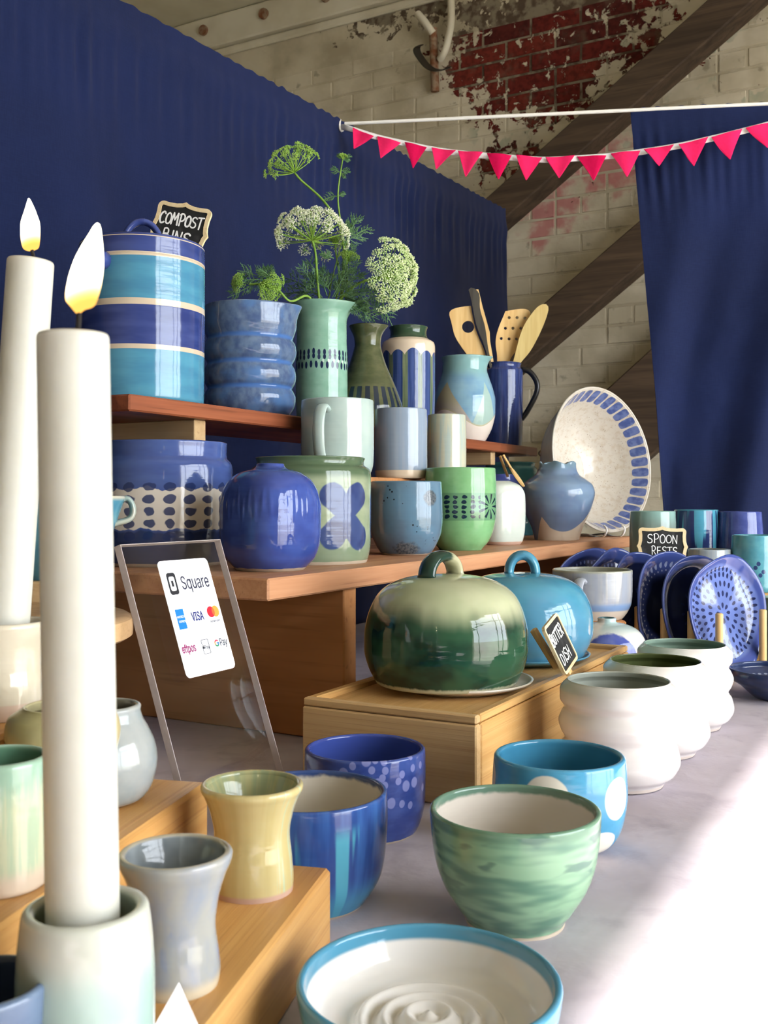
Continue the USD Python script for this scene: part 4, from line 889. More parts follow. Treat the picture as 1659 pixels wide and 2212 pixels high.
pot('jar', 'jar with blue and green vertical stripes below a cream band, beside the carafe', 'jar', 882, [(54, 0), (57, 890), (58, 840), (58, 775), (58, 752), (56, 742), (46, 735), (40, 728), (39, 718), (42, 709)], glaze('striped_jar', m_stripejar), Z_UP, w=0.92, seed=27)
def m_patchjug(g, c):
    blue = g.mix(g.step(0.35, 0.65, g.noise(c.o, 18, 3)), C(106, 156, 196), C(132, 176, 200))
    col = g.mix(g.step(0.125, 0.160, c.z + (g.noise(c.o, 20, 2) - 0.5) * 0.02), blue, C(132, 180, 182))
    zz = c.z
    tan_ = g.step(-0.001, 0.001, 0.128 - zz - g.ab(c.th + 0.70) * 0.095)
    col = g.mix(tan_, col, g.mix(g.step(0.03, 0.10, zz), C(186, 174, 176), C(178, 172, 136)))
    sage = g.step(-0.001, 0.001, 0.128 - zz - g.ab(c.th - 0.80) * 0.17)
    col = g.mix(sage, col, C(166, 196, 188))
    e1 = 0.050 - 0.018 * g.math('cosine', (c.th - 0.55) * 2.4)
    e = g.mx(e1, 0.02)
    col = g.mix(g.step(0.005, 0.0, zz - e), col, C(196, 186, 142)); col = g.mix(g.step(0.0006, -0.0006, zz - e), col, C(232, 220, 206))
    return col
pot('jug', 'round-bellied jug with overlapping blue, tan and sage glaze patches over a white base', 'jug', 1004, [(42, 0), (50, 944), (60, 922), (66, 890), (66, 866), (61, 842), (53, 818), (48, 800), (48, 786), (51, 774)], glaze('patched_jug', m_patchjug), Z_UP, w=0.90, seed=28, mod=spout_mod(1.4, 0.22, 0.86, 0.25, 0.0), n=120)
def m_crock(g, c):
    col = g.mix(g.step(0.35, 0.65, g.noise(c.cyl(6, 16), 1.0, 3)), C(28, 42, 104), C(40, 58, 128)); return g.mix(g.step(0.6, 0.75, g.noise(c.cyl(10, 6), 1, 2)) * 0.4, col, C(74, 76, 130))
t, k, rot, o = pot('utensil_crock', 'navy blue crock with a black handle holding wooden utensils', 'crock', 1086, [(41, 0), (42, 950), (43, 880), (43, 805), (42, 799), (38, 797), (38, 790), (40, 787)], glaze('navy_crock', m_crock), Z_UP, w=0.89, seed=29, parts='body')
ck_loc, ck_d, ck_k, ck_rot = t.loc.copy(), t.loc[1], k, rot
def cl(u, v): return np.array([(u - 1086) * k, 0.0, CZ + (HV - v) * k - t.loc[2]])
t.part('handle', strap(spline([cl(1126, 800), cl(1142, 803), cl(1153, 815), cl(1160, 832), cl(1158, 850), cl(1148, 872), cl(1138, 890), cl(1126, 906)], 30), 0.022, 0.013, (0, 1, 0)), plain('black_handle', C(20, 20, 24), 0.35), True)
def matrix_thing(name, label, cat, M, group=None):
    """a thing whose local x, y, z axes and origin are the columns of M (3 x 4)."""
    t = Thing.__new__(Thing); t.path = numbered('/World', name); t.loc = np.array(M)[:, 3]
    x = UsdGeom.Xform.Define(stage, t.path); M = np.array(M, float)
    x.AddTransformOp().Set(Gf.Matrix4d(*[float(q) for q in np.vstack([np.c_[M[:, :3].T, np.zeros(3)], np.r_[M[:, 3], 1]]).ravel()]))
    tag(x.GetPrim(), label, cat, group); return t
def facing(n, o, up=(0, 0, 1)):
    n = np.asarray(n, float); n /= np.linalg.norm(n); x = np.cross(up, n); x /= np.linalg.norm(x); y = np.cross(n, x)
    return np.stack([x, y, n, np.asarray(o, float)], 1)
# ---- utensils in the crock
def light_wood(name, c1_, c2_):
    g = G(); q = g.pos(); x, y, z = g.sep(q); n = g.noise(g.xyz(x * 90, y * 90, z * 7), 1.0, 3, dist=0.3)
    return g.pbr(name, base_color=g.mix(g.step(0.3, 0.7, n), c1_, c2_), roughness=0.5, specular_ior_level=0.35, normal=g.bump(n, 0.2, 0.001))
BEECH, BEECH2 = light_wood('beech', C(226, 192, 132), C(212, 172, 110)), light_wood('olive_beech', C(206, 184, 122), C(190, 164, 102)); CHAR = light_wood('dark_stained_wood', C(70, 66, 58), C(56, 52, 46))
def utensil(label, outline, holes, d, mat, thick=0.006, lean=0.0, cat='spatula', edge=None):
    k = d / F; u0, v0 = outline[0]; o = at(1086, 960, ck_d); o[2] = Z_UP + 0.0085
    sm = spline(outline + outline[:1], 90)[:-1]
    P = Polygon([((u - 1086) * k, CZ + (HV - v) * k - o[2]) for u, v in sm]).buffer(0)
    for (u, v, r) in holes: P = P.difference(Point((u - 1086) * k, CZ + (HV - v) * k - o[2]).buffer(r * k, 16))
    m = extrude(P, thick); v = np.array(m.vertices)
    y = (d - ck_d) - v[:, 2] + lean * np.clip(v[:, 1] - 0.12, 0, None) * 0.5
    m = mk(np.stack([v[:, 0], y, v[:, 1]], 1), m.faces)
    t = Thing('spatula' if cat == 'spatula' else 'spoon', label, cat, loc=(at(1086, 900, ck_d)[0], ck_d, o[2]))
    t.part('blade', m, mat, 30); return t
def to(outline): return [(float(a), float(b)) for a, b in outline]
utensil('beech spatula with one large round hole', to([(1015, 662), (1020, 690), (1030, 725), (1044, 758), (1051, 800), (1060, 860), (1068, 935), (1064, 938), (1052, 880), (1034, 810), (1012, 775), (998, 755), (980, 725), (971, 690), (969, 675), (974, 670)]), [(1009, 707, 13)], ck_d - 0.016, BEECH)
t = utensil('upright spatula with a dark stained face, seen nearly edge on', to([(1009, 627), (1012, 623), (1028, 629), (1033, 660), (1043, 700), (1050, 745), (1061, 800), (1074, 860), (1084, 935), (1080, 938), (1066, 880), (1054, 790), (1042, 745), (1030, 715), (1019, 670)]), [], ck_d - 0.026, CHAR, 0.005)
P = Polygon([((u - 1086) * ck_k, CZ + (HV - v) * ck_k - t.loc[2]) for u, v in [(1026, 631), (1031, 631), (1040, 668), (1055, 722), (1056, 742), (1066, 800), (1078, 860), (1090, 935), (1086, 936), (1070, 870), (1056, 790), (1048, 740), (1044, 715)]]).buffer(0)
m = extrude(P, 0.012); v = np.array(m.vertices); t.part('edge', mk(np.stack([v[:, 0], -0.0235 - v[:, 2] + 0.006, v[:, 1]], 1), m.faces), BEECH, 30, label='pale wooden edge')
utensil('slotted beech spatula with nine small round holes', to([(1093, 673), (1100, 672), (1146, 675), (1147, 690), (1136, 730), (1120, 755), (1106, 772), (1098, 800), (1090, 860), (1082, 935), (1078, 935), (1076, 860), (1074, 800), (1075, 770), (1072, 745), (1073, 728), (1086, 690)]),
        [(u, v, 3.2) for u, v in ((1101, 687), (1118, 687), (1135, 688), (1093, 710), (1109, 710), (1126, 710), (1084, 732), (1101, 733), (1117, 733))], ck_d + 0.016, BEECH)
utensil('long oval wooden spoon leaning to the right', to([(1178, 658), (1183, 664), (1182, 676), (1172, 705), (1158, 735), (1140, 765), (1120, 790), (1108, 820), (1097, 880), (1092, 935), (1087, 934), (1092, 870), (1100, 815), (1108, 780), (1118, 740), (1128, 710), (1150, 675), (1166, 660)]), [], ck_d - 0.004, BEECH2, 0.007, cat='spoon')

# ---- butter dishes on the box
def dome(label, u, v_top, d, off, mat, hmat, arch, plate_mat, plate_r=0.081):
    k = d / F; X = (u - CU) * k; t = Thing('butter_dish', label, 'butter dish', loc=(X, d, Z_TRAY + 0.0002), rotz=-math.atan2(X, d))
    pl_ = smooth_profile([(0.001, 0.001), (0.056, 0.001), (0.058, 0.0), (0.064, 0.002), (0.074, 0.005), (plate_r, 0.0085), (plate_r + 0.001, 0.0103), (plate_r - 0.001, 0.0107), (0.077, 0.0085), (0.070, 0.0068), (0.05, 0.0065), (0.001, 0.0065)], 60)
    pm_ = revolve(pl_, 112, 0.003, 1); pm_.apply_translation((off[0], off[1], 0)); t.part('plate', pm_, plate_mat, True, prof=np.zeros(60 * 112))
    s = 0.088 / 0.088
    o = [(0.001, 0.008), (0.066, 0.0078), (0.0742, 0.0072), (0.0785, 0.014), (0.0842, 0.027), (0.0880, 0.045), (0.0878, 0.062), (0.0850, 0.080), (0.0755, 0.1035), (0.0615, 0.117), (0.040, 0.1255), (0.020, 0.1282), (0.001, 0.129)]
    o = [(r, 0.0072 + (z - 0.0072) * v_top) for r, z in o]
    q = smooth_profile(o, 90); t.part('dome', revolve(q, 128, 0.006, 2), mat, True, prof=np.zeros(90 * 128))
    (fx, fy), (rx, ry), hgt, wd = arch; zt = q[:, 1].max()
    c = np.array([(fx + rx) / 2, (fy + ry) / 2]); h = np.array([rx - fx, ry - fy]) / 2; L = np.linalg.norm(h); e = h / L
    zf = lambda rr: float(np.interp(-rr, -q[::-1, 0][::-1], q[:, 1][::1])) if False else float(np.interp(rr, q[40:, 0][::-1], q[40:, 1][::-1]))
    pts = []
    for a in np.linspace(0, PI, 26):
        xy = c - e * L * math.cos(a); zb = zf(np.linalg.norm(xy)) if a < 0.5 or a > PI - 0.5 else zt - 0.003
        pts.append((xy[0], xy[1], (zf(np.linalg.norm(c - e * L)) * (1 - a / PI) + zf(np.linalg.norm(c + e * L)) * (a / PI)) - 0.002 + hgt * math.sin(a) ** 0.85))
    t.part('handle', strap(np.array(pts), np.r_[wd * 1.2, np.full(24, wd), wd * 1.2], 0.0125, (-e[1], e[0], 0), 14), hmat, True)
def m_gdome(g, c):
    e = 0.086 + (g.noise(c.cyl(2.2, 4), 1.0, 3) - 0.5) * 0.034 - 0.004 * g.math('sine', c.th * 2.0)
    lite = g.mix(g.step(0.3, 0.7, g.noise(c.o, 16, 3)), C(190, 194, 154), C(172, 182, 138))
    dark = g.mix(g.step(0.35, 0.65, g.noise(c.cyl(3, 60), 1.0, 3)), C(28, 70, 54), C(16, 50, 40)); dark = g.mix(g.step(0.45, 0.62, g.noise(c.o, 20, 2)), dark, C(42, 86, 60))
    col = g.mix(g.step(-0.014, 0.012, c.z - e), dark, lite)
    lip = g.step(0.013, 0.010, c.z + (g.noise(c.cyl(12, 8), 1, 2) - 0.5) * 0.004)
    return g.mix(lip, col, C(196, 196, 160))
GH = glaze('dome_handle', lambda g, c: g.mix(g.step(-0.006, 0.004, c.y + (g.noise(c.o, 50, 2) - 0.5) * 0.02), C(30, 62, 52), C(184, 182, 140)))
CREAMP = glaze('cream_plate', lambda g, c: g.mix(g.step(0.3, 0.7, g.noise(c.o, 20, 2)), C(236, 226, 206), C(224, 212, 190)))
dome('domed butter dish in pale and dark green glaze on a cream plate', 963, 0.945, 1.09, (0.012, 0.008), glaze('green_dome', m_gdome, rough=0.05, ring=0.25), GH, ((-0.020, -0.022), (0.010, 0.022), 0.0225, 0.021), CREAMP)
TQ = glaze('turquoise_dome', lambda g, c: g.mix(g.step(0.4, 0.62, g.noise(c.o, 14, 3)), streak(g, c, C(46, 136, 172), C(62, 152, 184), 1.5, 50), C(70, 142, 180)), rough=0.05, ring=0.25)
dome('domed turquoise butter dish with a loop handle behind the green one', 1128, 0.85, 1.28, (0.003, 0.002), TQ, TQ, ((-0.0165, 0.0), (0.0165, 0.002), 0.024, 0.021), TQ)

# ---- chalk signs
BOARD_K = (lambda g: g.pbr('chalkboard', base_color=g.mix(g.step(0.5, 0.75, g.noise(g.pos(), 60, 4)) * 0.25, C(40, 40, 40), C(96, 96, 96)), roughness=0.8, specular_ior_level=0.2))(G())
FRAME_W = wood('pale_frame', C(232, 212, 172), C(220, 196, 150), C(200, 172, 124), A, 60)
CHALK = plain('chalk', C(240, 240, 238), 0.95)
LET = {'C': [[(.62, .84), (.42, 1), (.15, .82), (.04, .45), (.18, .06), (.62, .12)]], 'O': [[(.35, 1), (.1, .8), (.04, .4), (.2, .03), (.5, .06), (.66, .4), (.6, .82), (.35, 1)]],
       'M': [[(.0, 0), (.1, 1)], [(.1, 1), (.36, .4), (.64, 1)], [(.64, 1), (.76, 0)]], 'P': [[(.12, 0), (.12, 1)], [(.02, .94), (.5, 1), (.64, .76), (.5, .5), (.12, .44)]],
       'S': [[(.6, .88), (.34, 1), (.08, .82), (.18, .58), (.5, .45), (.6, .2), (.36, 0), (.02, .1)]], 'T': [[(.0, .96), (.66, 1)], [(.34, .98), (.3, 0)]],
       'B': [[(.1, 0), (.1, 1)], [(.1, 1), (.5, .92), (.48, .6), (.1, .52)], [(.1, .52), (.58, .44), (.56, .08), (.1, 0)]], 'I': [[(.2, 1), (.2, 0)]], 'N': [[(.05, 0), (.08, 1)], [(.08, 1), (.55, 0)], [(.55, 0), (.6, 1)]],
       'R': [[(.1, 0), (.1, 1)], [(.02, .95), (.5, .98), (.58, .74), (.44, .52), (.1, .5)], [(.26, .5), (.62, 0)]], 'E': [[(.1, 1), (.1, 0)], [(.1, .98), (.55, 1)], [(.1, .52), (.48, .54)], [(.1, .02), (.58, 0)]],
       'D': [[(.1, 0), (.1, 1)], [(.1, 1), (.5, .86), (.62, .5), (.46, .1), (.1, 0)]], 'H': [[(.08, 1), (.08, 0)], [(.58, 1), (.58, 0)], [(.08, .5), (.58, .52)]], 'U': [[(.08, 1), (.08, .3), (.25, .02), (.5, .1), (.56, .4), (.56, 1)]]}
def chalk_word(word, x0, y0, h, w, pen, seed=0):
    r = random.Random(seed); gs = []; wid = {'I': 0.42, 'M': 0.92}; tot = sum(wid.get(ch, 0.78) for ch in word); sx = w / tot; x = x0
    for ch in word:
        dy, dh = r.uniform(-0.05, 0.05) * h, r.uniform(0.95, 1.06)
        for st in LET[ch]:
            p = spline([(a, b) for a, b in st], 16) if len(st) > 3 else np.array(st)
            gs.append(LineString([(x + a * sx, y0 + dy + b * h * dh) for a, b in p]).buffer(pen * r.uniform(0.42, 0.56), 4))
        x += wid.get(ch, 0.78) * sx
    return extrude(union_all(gs).simplify(pen * 0.06), 0.0004)
def fancy(w, h):
    pts = []
    def side(a, b, n, bump):
        a, b = np.array(a), np.array(b); d = b - a; L = np.linalg.norm(d); d /= L; nn = np.array([d[1], -d[0]])
        for t, o in ((0.0, 0), (0.14, -0.012), (0.30, -0.008), (0.42, 0.012), (0.5, 0.045), (0.58, 0.012), (0.70, -0.008), (0.86, -0.012), (1.0, 0)): pts.append(a + d * L * t + nn * o * bump)
    c = 0.10 * h; x, y = w / 2, h / 2
    side((-x + c, -y), (x - c, -y), 8, h); side((x, -y + c), (x, y - c), 8, h); side((x - c, y), (-x + c, y), 8, h); side((-x, y - c), (-x, -y + c), 8, h)
    P = Polygon(pts)
    for sx in (-1, 1):
        for sy in (-1, 1): P = P.union(Point(sx * (x - c), sy * (y - c)).buffer(c * 0.98, 8))
    return P.buffer(0.0015).buffer(-0.0015)
def fancy_sign(label, o, w, h, yaw, roll, words, stem, foot_z):
    n = np.array([math.sin(yaw), -math.cos(yaw), 0.12]); M = facing(n, o); cr, sr = math.cos(roll), math.sin(roll)
    x, y = M[:, 0] * cr + M[:, 1] * sr, M[:, 1] * cr - M[:, 0] * sr; M[:, 0], M[:, 1] = x, y
    t = matrix_thing('chalkboard_sign', label, 'sign', M); P = fancy(w, h); Q = P.buffer(-0.0058, join_style=1)
    fr = extrude(P.difference(Q), 0.0042); t.part('frame', fr, FRAME_W, 30); t.part('board', extrude(Q.buffer(0.0002), 0.003), BOARD_K, 30)
    ms_ = [chalk_word(*q) for q in words]
    m = join(ms_); m.apply_translation((0, 0, 0.0031)); t.part('chalk_lettering', m, CHALK, False)
    Mi = np.linalg.inv(np.vstack([M, [0, 0, 0, 1]])); a_ = (Mi @ np.r_[stem[0], 1])[:3]; b_ = (Mi @ np.r_[stem[1], 1])[:3]
    t.part('stem', tube(np.array([a_, b_]), 0.003, 8), FRAME_W, 30)
sc_ = at(388, 501, 1.475)
fancy_sign('chalkboard sign reading compost bins behind the striped bin', sc_, 0.084, 0.080, -0.18, -0.24, [('COMPOST', -0.0345, 0.008, 0.0165, 0.069, 0.0024, 1), ('BINS', -0.024, -0.018, 0.0165, 0.046, 0.0024, 2)], (sc_ + (0.002, 0.006, -0.02), (sc_[0] + 0.01, sc_[1] + 0.012, Z_UP + 0.0005)), Z_UP)
sp2 = at(1430, 1181, 1.79)
fancy_sign('chalkboard sign reading spoon rests behind the blue plates', sp2, 0.083, 0.066, -0.05, -0.02, [('SPOON', -0.026, 0.006, 0.0145, 0.054, 0.0015, 5), ('RESTS', -0.019, -0.0145, 0.0135, 0.046, 0.0015, 6)], (sp2 + (0.0, 0.006, -0.02), (sp2[0] + 0.0, sp2[1] + 0.012, Z_TABLE + 0.0005)), Z_TABLE)
# butter dish sign, clipped on the box's rim
Wv, Hv = np.array([.0237, .055, .0115]), np.array([.0245, .0, -.0515]); wl, hl = np.linalg.norm(Wv), np.linalg.norm(Hv); ex, ey = Wv / wl, -Hv / hl; nz = np.cross(ex, ey)
tl = at(1168, 1359, 1.10); ctr = tl + Wv / 2 + Hv / 2
t = matrix_thing('chalkboard_sign', 'small tilted chalkboard reading butter dish clipped to the bamboo box', 'sign', np.stack([ex, ey, nz, ctr], 1))
R_ = sbox(-wl / 2, -hl / 2, wl / 2, hl / 2).buffer(-0.006).buffer(0.006, 8); Q = R_.buffer(-0.0034)
t.part('frame', extrude(R_.difference(Q), 0.0036), FRAME_W, 30); t.part('board', extrude(Q.buffer(0.0002), 0.0026), BOARD_K, 30)
m = join([chalk_word('BUTTER', -0.0255, 0.0045, 0.0125, 0.049, 0.0021, 3), chalk_word('DISH', -0.021, -0.0195, 0.0125, 0.038, 0.002, 4)]); m.apply_translation((0, 0, 0.0027)); t.part('chalk_lettering', m, CHALK, False)
t.part('peg', slab((-0.006, -hl / 2 - 0.007, -0.0065), (0.011, 0, 0), (0, 0.058, 0), (0, 0, 0.006)), BEECH, 30); t.part('peg', slab((-0.006, -hl / 2 + 0.004, -0.0165), (0.011, 0, 0), (0, 0.05, -0.006), (0, 0, 0.006)), BEECH, 30)
# clothes peg with an oval tag on the dark blue jar
pg = Thing('clothes_peg', 'little wooden clothes peg holding an oval tag above the dark blue jar', 'clothes peg', loc=at(1098, 1020, 2.03))
def bar(p, q, wd, th_, side):
    p, q = np.array(p), np.array(q); return strap(np.linspace(p, q, 6), wd, th_, side, 8)
pg.part('prong', bar(at(1080, 985, 2.04), at(1097, 1030, 2.03), 0.009, 0.0055, (0.3, 1, 0)), BEECH, 30, True); pg.part('prong', bar(at(1087, 983, 2.03), at(1106, 1016, 2.02), 0.009, 0.0055, (0.3, 1, 0)), BEECH, 30, True)
pg.part('spring', tube([at(1095, 1006, 2.035), at(1095, 1006, 2.015)], 0.003, 10), DARK_STEEL, 30, True)
el = affinity.scale(Point(0, 0).buffer(1, 24), 0.026, 0.017); o_ = at(1119, 1030, 2.015); ex = at(1134, 1049, 2.03) - at(1104, 1011, 2.0); ex /= np.linalg.norm(ex); ey = np.cross(ex, (0.75, -0.3, 0.6)); ey /= np.linalg.norm(ey)
pg.part('tag', framed(extrude(el, 0.003), o_, ex, ey), BEECH, 30, True); pg.part('tag_face', framed(extrude(el.buffer(-0.002), 0.0006), o_ + 0.0031 * np.cross(ex, ey), ex, ey), BOARD_K, 30, True)

# ---- big speckled bowl on a wire stand
def m_bigbowl(g, c):
    base = C(214, 206, 190); sp = g.step(0.22, 0.14, g.voro(c.o, 210)) * g.step(0.45, 0.62, g.noise(c.o, 60, 3))
    inn = g.mix(g.step(0.45, 0.7, g.noise(c.o, 90, 4)) * 0.6, base, C(196, 178, 150)); inn = g.mix(sp * 0.8, inn, C(110, 84, 60))
    a = g.frac(c.th * (38 / (2 * PI)) + 50.0) - 0.5
    bl_ = g.math('power', g.ab(a) / 0.41, 4.0) + g.math('power', g.ab(c.r - 0.1475) / 0.0092, 4.0) + (g.noise(c.o, 50, 2) - 0.5) * 0.5
    bm = g.step(1.15, 0.8, bl_); blue = g.mix(g.step(0.35, 0.65, g.noise(c.o, 70, 2)), C(64, 82, 152), C(98, 114, 176))
    inn = g.mix(bm, inn, blue)
    return g.mix(g.step(0.2, 0.5, c.t), g.mix(g.step(0.3, 0.7, g.noise(c.o, 20, 2)), C(214, 208, 192), C(196, 192, 178)), inn)
bd = 2.26; bo = at(1303, 992, bd); nb = np.array([0.60, -0.78, 0.14]); nb /= np.linalg.norm(nb); Mb = facing(nb, bo)
t = matrix_thing('bowl', 'large speckled cream bowl with blue rim blocks propped on its side on the lower shelf', 'bowl', Mb)
out = [(0.055, -0.12), (0.062, -0.118), (0.095, -0.10), (0.126, -0.067), (0.150, -0.025), (0.164, 0.0)]
pr, fl = vessel_profile([(r, z + 0.12) for r, z in out], 0.006, 0.008, 60); pr[:, 1] -= 0.12
t.part('body', revolve(pr, 128, 0.003, 2), glaze('speckled_bowl', m_bigbowl, rough=0.12), True, prof=np.repeat(fl, 128))
zb_ = bo[2] - 0.160
ws = Thing('plate_stand', 'white wire easel under the large speckled bowl', 'stand', loc=(bo[0], bo[1], Z_LOW))
for sgn in (-1, 1):
    e_ = np.array([Mb[0, 0], Mb[1, 0], 0]); h_ = np.array([nb[0], nb[1], 0]); b0 = np.array([bo[0], bo[1], Z_LOW + 0.003]) + e_ * 0.03 * sgn
    ws.part('wire', tube(spline([b0 + h_ * 0.028 + (0, 0, 0.022), b0 + h_ * 0.036 + (0, 0, 0.012), b0 + h_ * 0.03 + (0, 0, 0.001), b0 - h_ * 0.02 + (0, 0, 0.001), b0 - h_ * 0.10 + (0, 0, 0.001), b0 - h_ * 0.115 + (0, 0, 0.03), b0 - h_ * 0.112 + (0, 0, 0.09)], 40), 0.0022, 8), WHITE_M, True, True)
ws.part('cross_wire', tube([b0 - h_ * 0.1 + (0, 0, 0.001), b0 - h_ * 0.1 - e_ * 0.06 * 1 + (0, 0, 0.001)], 0.002, 8), WHITE_M, True, True)

# ---- spoon rests in a dowel rack
nr = np.array([0.53, -0.84, 0.12]); nr /= np.linalg.norm(nr); er = np.array([0.848, 0.53, 0]); STEPR = np.array([-0.033, 0.033, 0.0])
def rest_mat(name, base, dark, dots, rings, rimc, rlo=0.0):
    def f(g, c):
        col = g.mix(g.step(0.3, 0.7, g.noise(c.o, 40, 3)), base, tuple(x * 0.82 for x in base))
        if dark: col = g.mix(g.step(0.062, 0.048, c.r + (g.noise(c.o, 30, 2) - 0.5) * 0.02), col, dark)
        m = None
        for r0, n, sr, st in rings:
            a = (g.frac(c.th * (n / (2 * PI)) + 50.3 + r0 * 100) - 0.5) * (2 * PI * r0 / n / st); b = (c.r - r0 - (g.noise(c.o, 25, 1) - 0.5) * 0.004) / sr
            q = g.step(1.15, 0.85, g.math('sqrt', a * a + b * b)); m = q if m is None else g.mx(m, q)
        col = g.mix(m, col, dots)
        return g.mix(g.step(0.074, 0.079, c.r), col, rimc)
    return glaze(name, f, rough=0.06, ring=0.1)
R1 = rest_mat('rest_periwinkle', C(92, 112, 190), None, C(24, 34, 86), [(0.012, 8, 0.0045, 0.0026), (0.030, 19, 0.0046, 0.0026), (0.046, 27, 0.0046, 0.0026), (0.060, 36, 0.0044, 0.0026), (0.0695, 42, 0.004, 0.0024)], C(46, 64, 150))
R2 = rest_mat('rest_ink', C(20, 30, 74), None, C(30, 40, 96), [(0.03, 12, 0.004, 0.002)], C(44, 60, 138))
R3 = rest_mat('rest_cobalt', C(52, 70, 158), C(12, 20, 56), C(156, 166, 216), [(0.071, 40, 0.0048, 0.0028), (0.0615, 44, 0.0016, 0.0014)], C(50, 68, 152))
R4 = rest_mat('rest_navy', C(30, 42, 100), C(16, 24, 66), C(90, 104, 170), [(0.066, 44, 0.003, 0.002), (0.056, 40, 0.003, 0.002)], C(44, 60, 134))
def rest(seed):
    rz = smooth_profile([(0.0006, 0.005), (0.05, 0.005), (0.070, 0.0062), (0.077, 0.0105), (0.086, 0.0165), (0.0905, 0.0185), (0.0918, 0.0172), (0.088, 0.012), (0.078, 0.0045), (0.068, 0.0005), (0.05, 0.0), (0.0006, 0.0)], 70)
    def mod(X, Y, Z, th, rz_):
        a = (rz_[:, :1] / 0.092) ** 2; k = 1 + a * (0.035 * np.sin(3 * th + seed) + 0.012 * np.sin(5 * th + 2 * seed))[None]
        return X * k * 0.97, Y * k, Z + 0.003 * a * np.sin(4 * th + seed)[None]
    return revolve(rz, 128, 0.0, seed, mod=mod), 70 * 128
labs = ['periwinkle blue spoon rest with rings of navy dots, at the front of the rack', 'plain ink-dark spoon rest right behind the periwinkle one', 'cobalt spoon rest with a ring of pale dots round a dark centre', 'dark navy spoon rest, half hidden behind the pale-dotted one', 'navy dotted spoon rest, last but one in the rack', 'navy dotted spoon rest at the far end of the rack']
for i, (lab, mt) in enumerate(zip(labs, (R1, R2, R3, R2, R4, R4))):
    o_ = np.array([0.529, 1.60, CZ - 0.176]) + STEPR * i * (1.0 if i < 3 else 1.06) + (0, 0, (0.0, -0.001, 0.001, -0.004, 0.0, 0.003)[i])
    m, n_ = rest(i * 1.3 + 0.4); t = matrix_thing('spoon_rest', lab, 'spoon rest', facing(nr, o_)); t.part('plate', m, mt, True, prof=np.zeros(n_))
rk = Thing('plate_rack', 'wooden rack of round dowels holding the blue spoon rests', 'rack', loc=(0.45, 1.68, Z_TABLE))
dr = STEPR / np.linalg.norm(STEPR); c0r = np.array([0.529, 1.60, 0]) + np.array([nr[0], nr[1], 0]) * 0.032
for off in (-0.043, 0.059):
    a_ = c0r + er * off - dr * 0.02; b_ = c0r + er * off + STEPR * 6.2; pp = np.cross((0, 0, 1), dr)
    rk.part('rail', slab((*(a_ - pp * 0.009)[:2], Z_TABLE + 0.0004), b_ - a_, pp * 0.018, (0, 0, 0.0135), 0.0015), PINE_V, 30, True)
    for i in range(7):
        q = c0r + er * off + STEPR * (i - 0.02)
        rz = [(0.0003, 0), (0.0058, 0), (0.0058, 0.094), (0.0045, 0.0955), (0.0003, 0.0957)]; m = revolve(rz, 20, 0); m.apply_translation((q[0], q[1], Z_TABLE + 0.0135)); rk.part('dowel', m, BEECH, 40, True)
for i in (0.2, 6.0):
    a_ = c0r + er * -0.043 + STEPR * i; b_ = c0r + er * 0.059 + STEPR * i
    rk.part('cross_bar', slab((*(a_ - dr * 0.006)[:2], Z_TABLE + 0.0004), b_ - a_, dr * 0.012, (0, 0, 0.012), 0.001), PINE_V, 30, True)

# ---- mugs on the stepped stand
st = Thing('step_stand', 'two-step bamboo stand under the mugs in front of the short curtain', 'stand', loc=(0.7, 1.87, Z_TABLE))
BAMBOO_X = wood('bamboo_stand', C(214, 176, 116), C(198, 154, 94), C(172, 126, 70), (1, 0.0001, 0), 90, 1.5, 0.4)
Z1, Z2 = CZ - 0.16, CZ - 0.106
st.part('step', slab((0.545, 1.762, Z_TABLE + 0.0005), (0.36, 0, 0), (0, 0.112, 0), (0, 0, Z1 - Z_TABLE - 0.0005), 0.002), BAMBOO_X, 30, True)
st.part('step', slab((0.455, 1.875, Z_TABLE + 0.0005), (0.45, 0, 0), (0, 0.13, 0), (0, 0, Z2 - Z_TABLE - 0.0005), 0.002), BAMBOO_X, 30, True)
cel = glaze('celadon_mug', lambda g, c: g.mix(g.step(0.05, 0.085, c.z), g.mix(g.step(0.3, 0.7, g.noise(c.cyl(6, 8), 1, 2)), C(122, 140, 132), C(142, 160, 150)), C(142, 184, 176)))
pot('mug', 'grey-celadon mug behind the spoon rests sign', 'mug', 1410, [(44, 0), (49, 1190), (49, 1150), (47.5, 1106)], cel, Z2, d=1.925, seed=31)
def m_stripe(g, c):
    n = g.noise(g.xyz(c.th * 2.6, c.z * 3.0, 0.0), 1.0, 1); col = g.mix(g.step(0.44, 0.47, n), C(60, 156, 190), C(30, 44, 110)); col = g.mix(g.step(0.62, 0.65, n), col, C(28, 96, 140))
    return g.mix(g.step(0.086, 0.089, c.z), col, C(56, 150, 176))
pot('mug', 'mug with bold turquoise and navy stripes on the stepped stand', 'mug', 1504, [(44, 0), (48, 1190), (48, 1150), (46, 1103)], glaze('bold_stripe_mug', m_stripe), Z2, d=1.945, seed=32)
pot('mug', 'plain royal blue mug at the end of the stepped stand', 'mug', 1598, [(46, 0), (49, 1190), (48, 1150), (45, 1107)], glaze('royal_mug', lambda g, c: streak(g, c, C(46, 60, 146), C(66, 80, 166), 2, 50)), Z2, d=1.925, seed=33)
pot('mug', 'low grey mug, only its rim showing above the spoon rests', 'mug', 1532, [(42, 0), (46, 1260), (46, 1220), (45, 1188)], glaze('fog_mug', lambda g, c: drips(g, c, C(156, 168, 180), C(176, 180, 180))), Z1, d=1.825, seed=34)
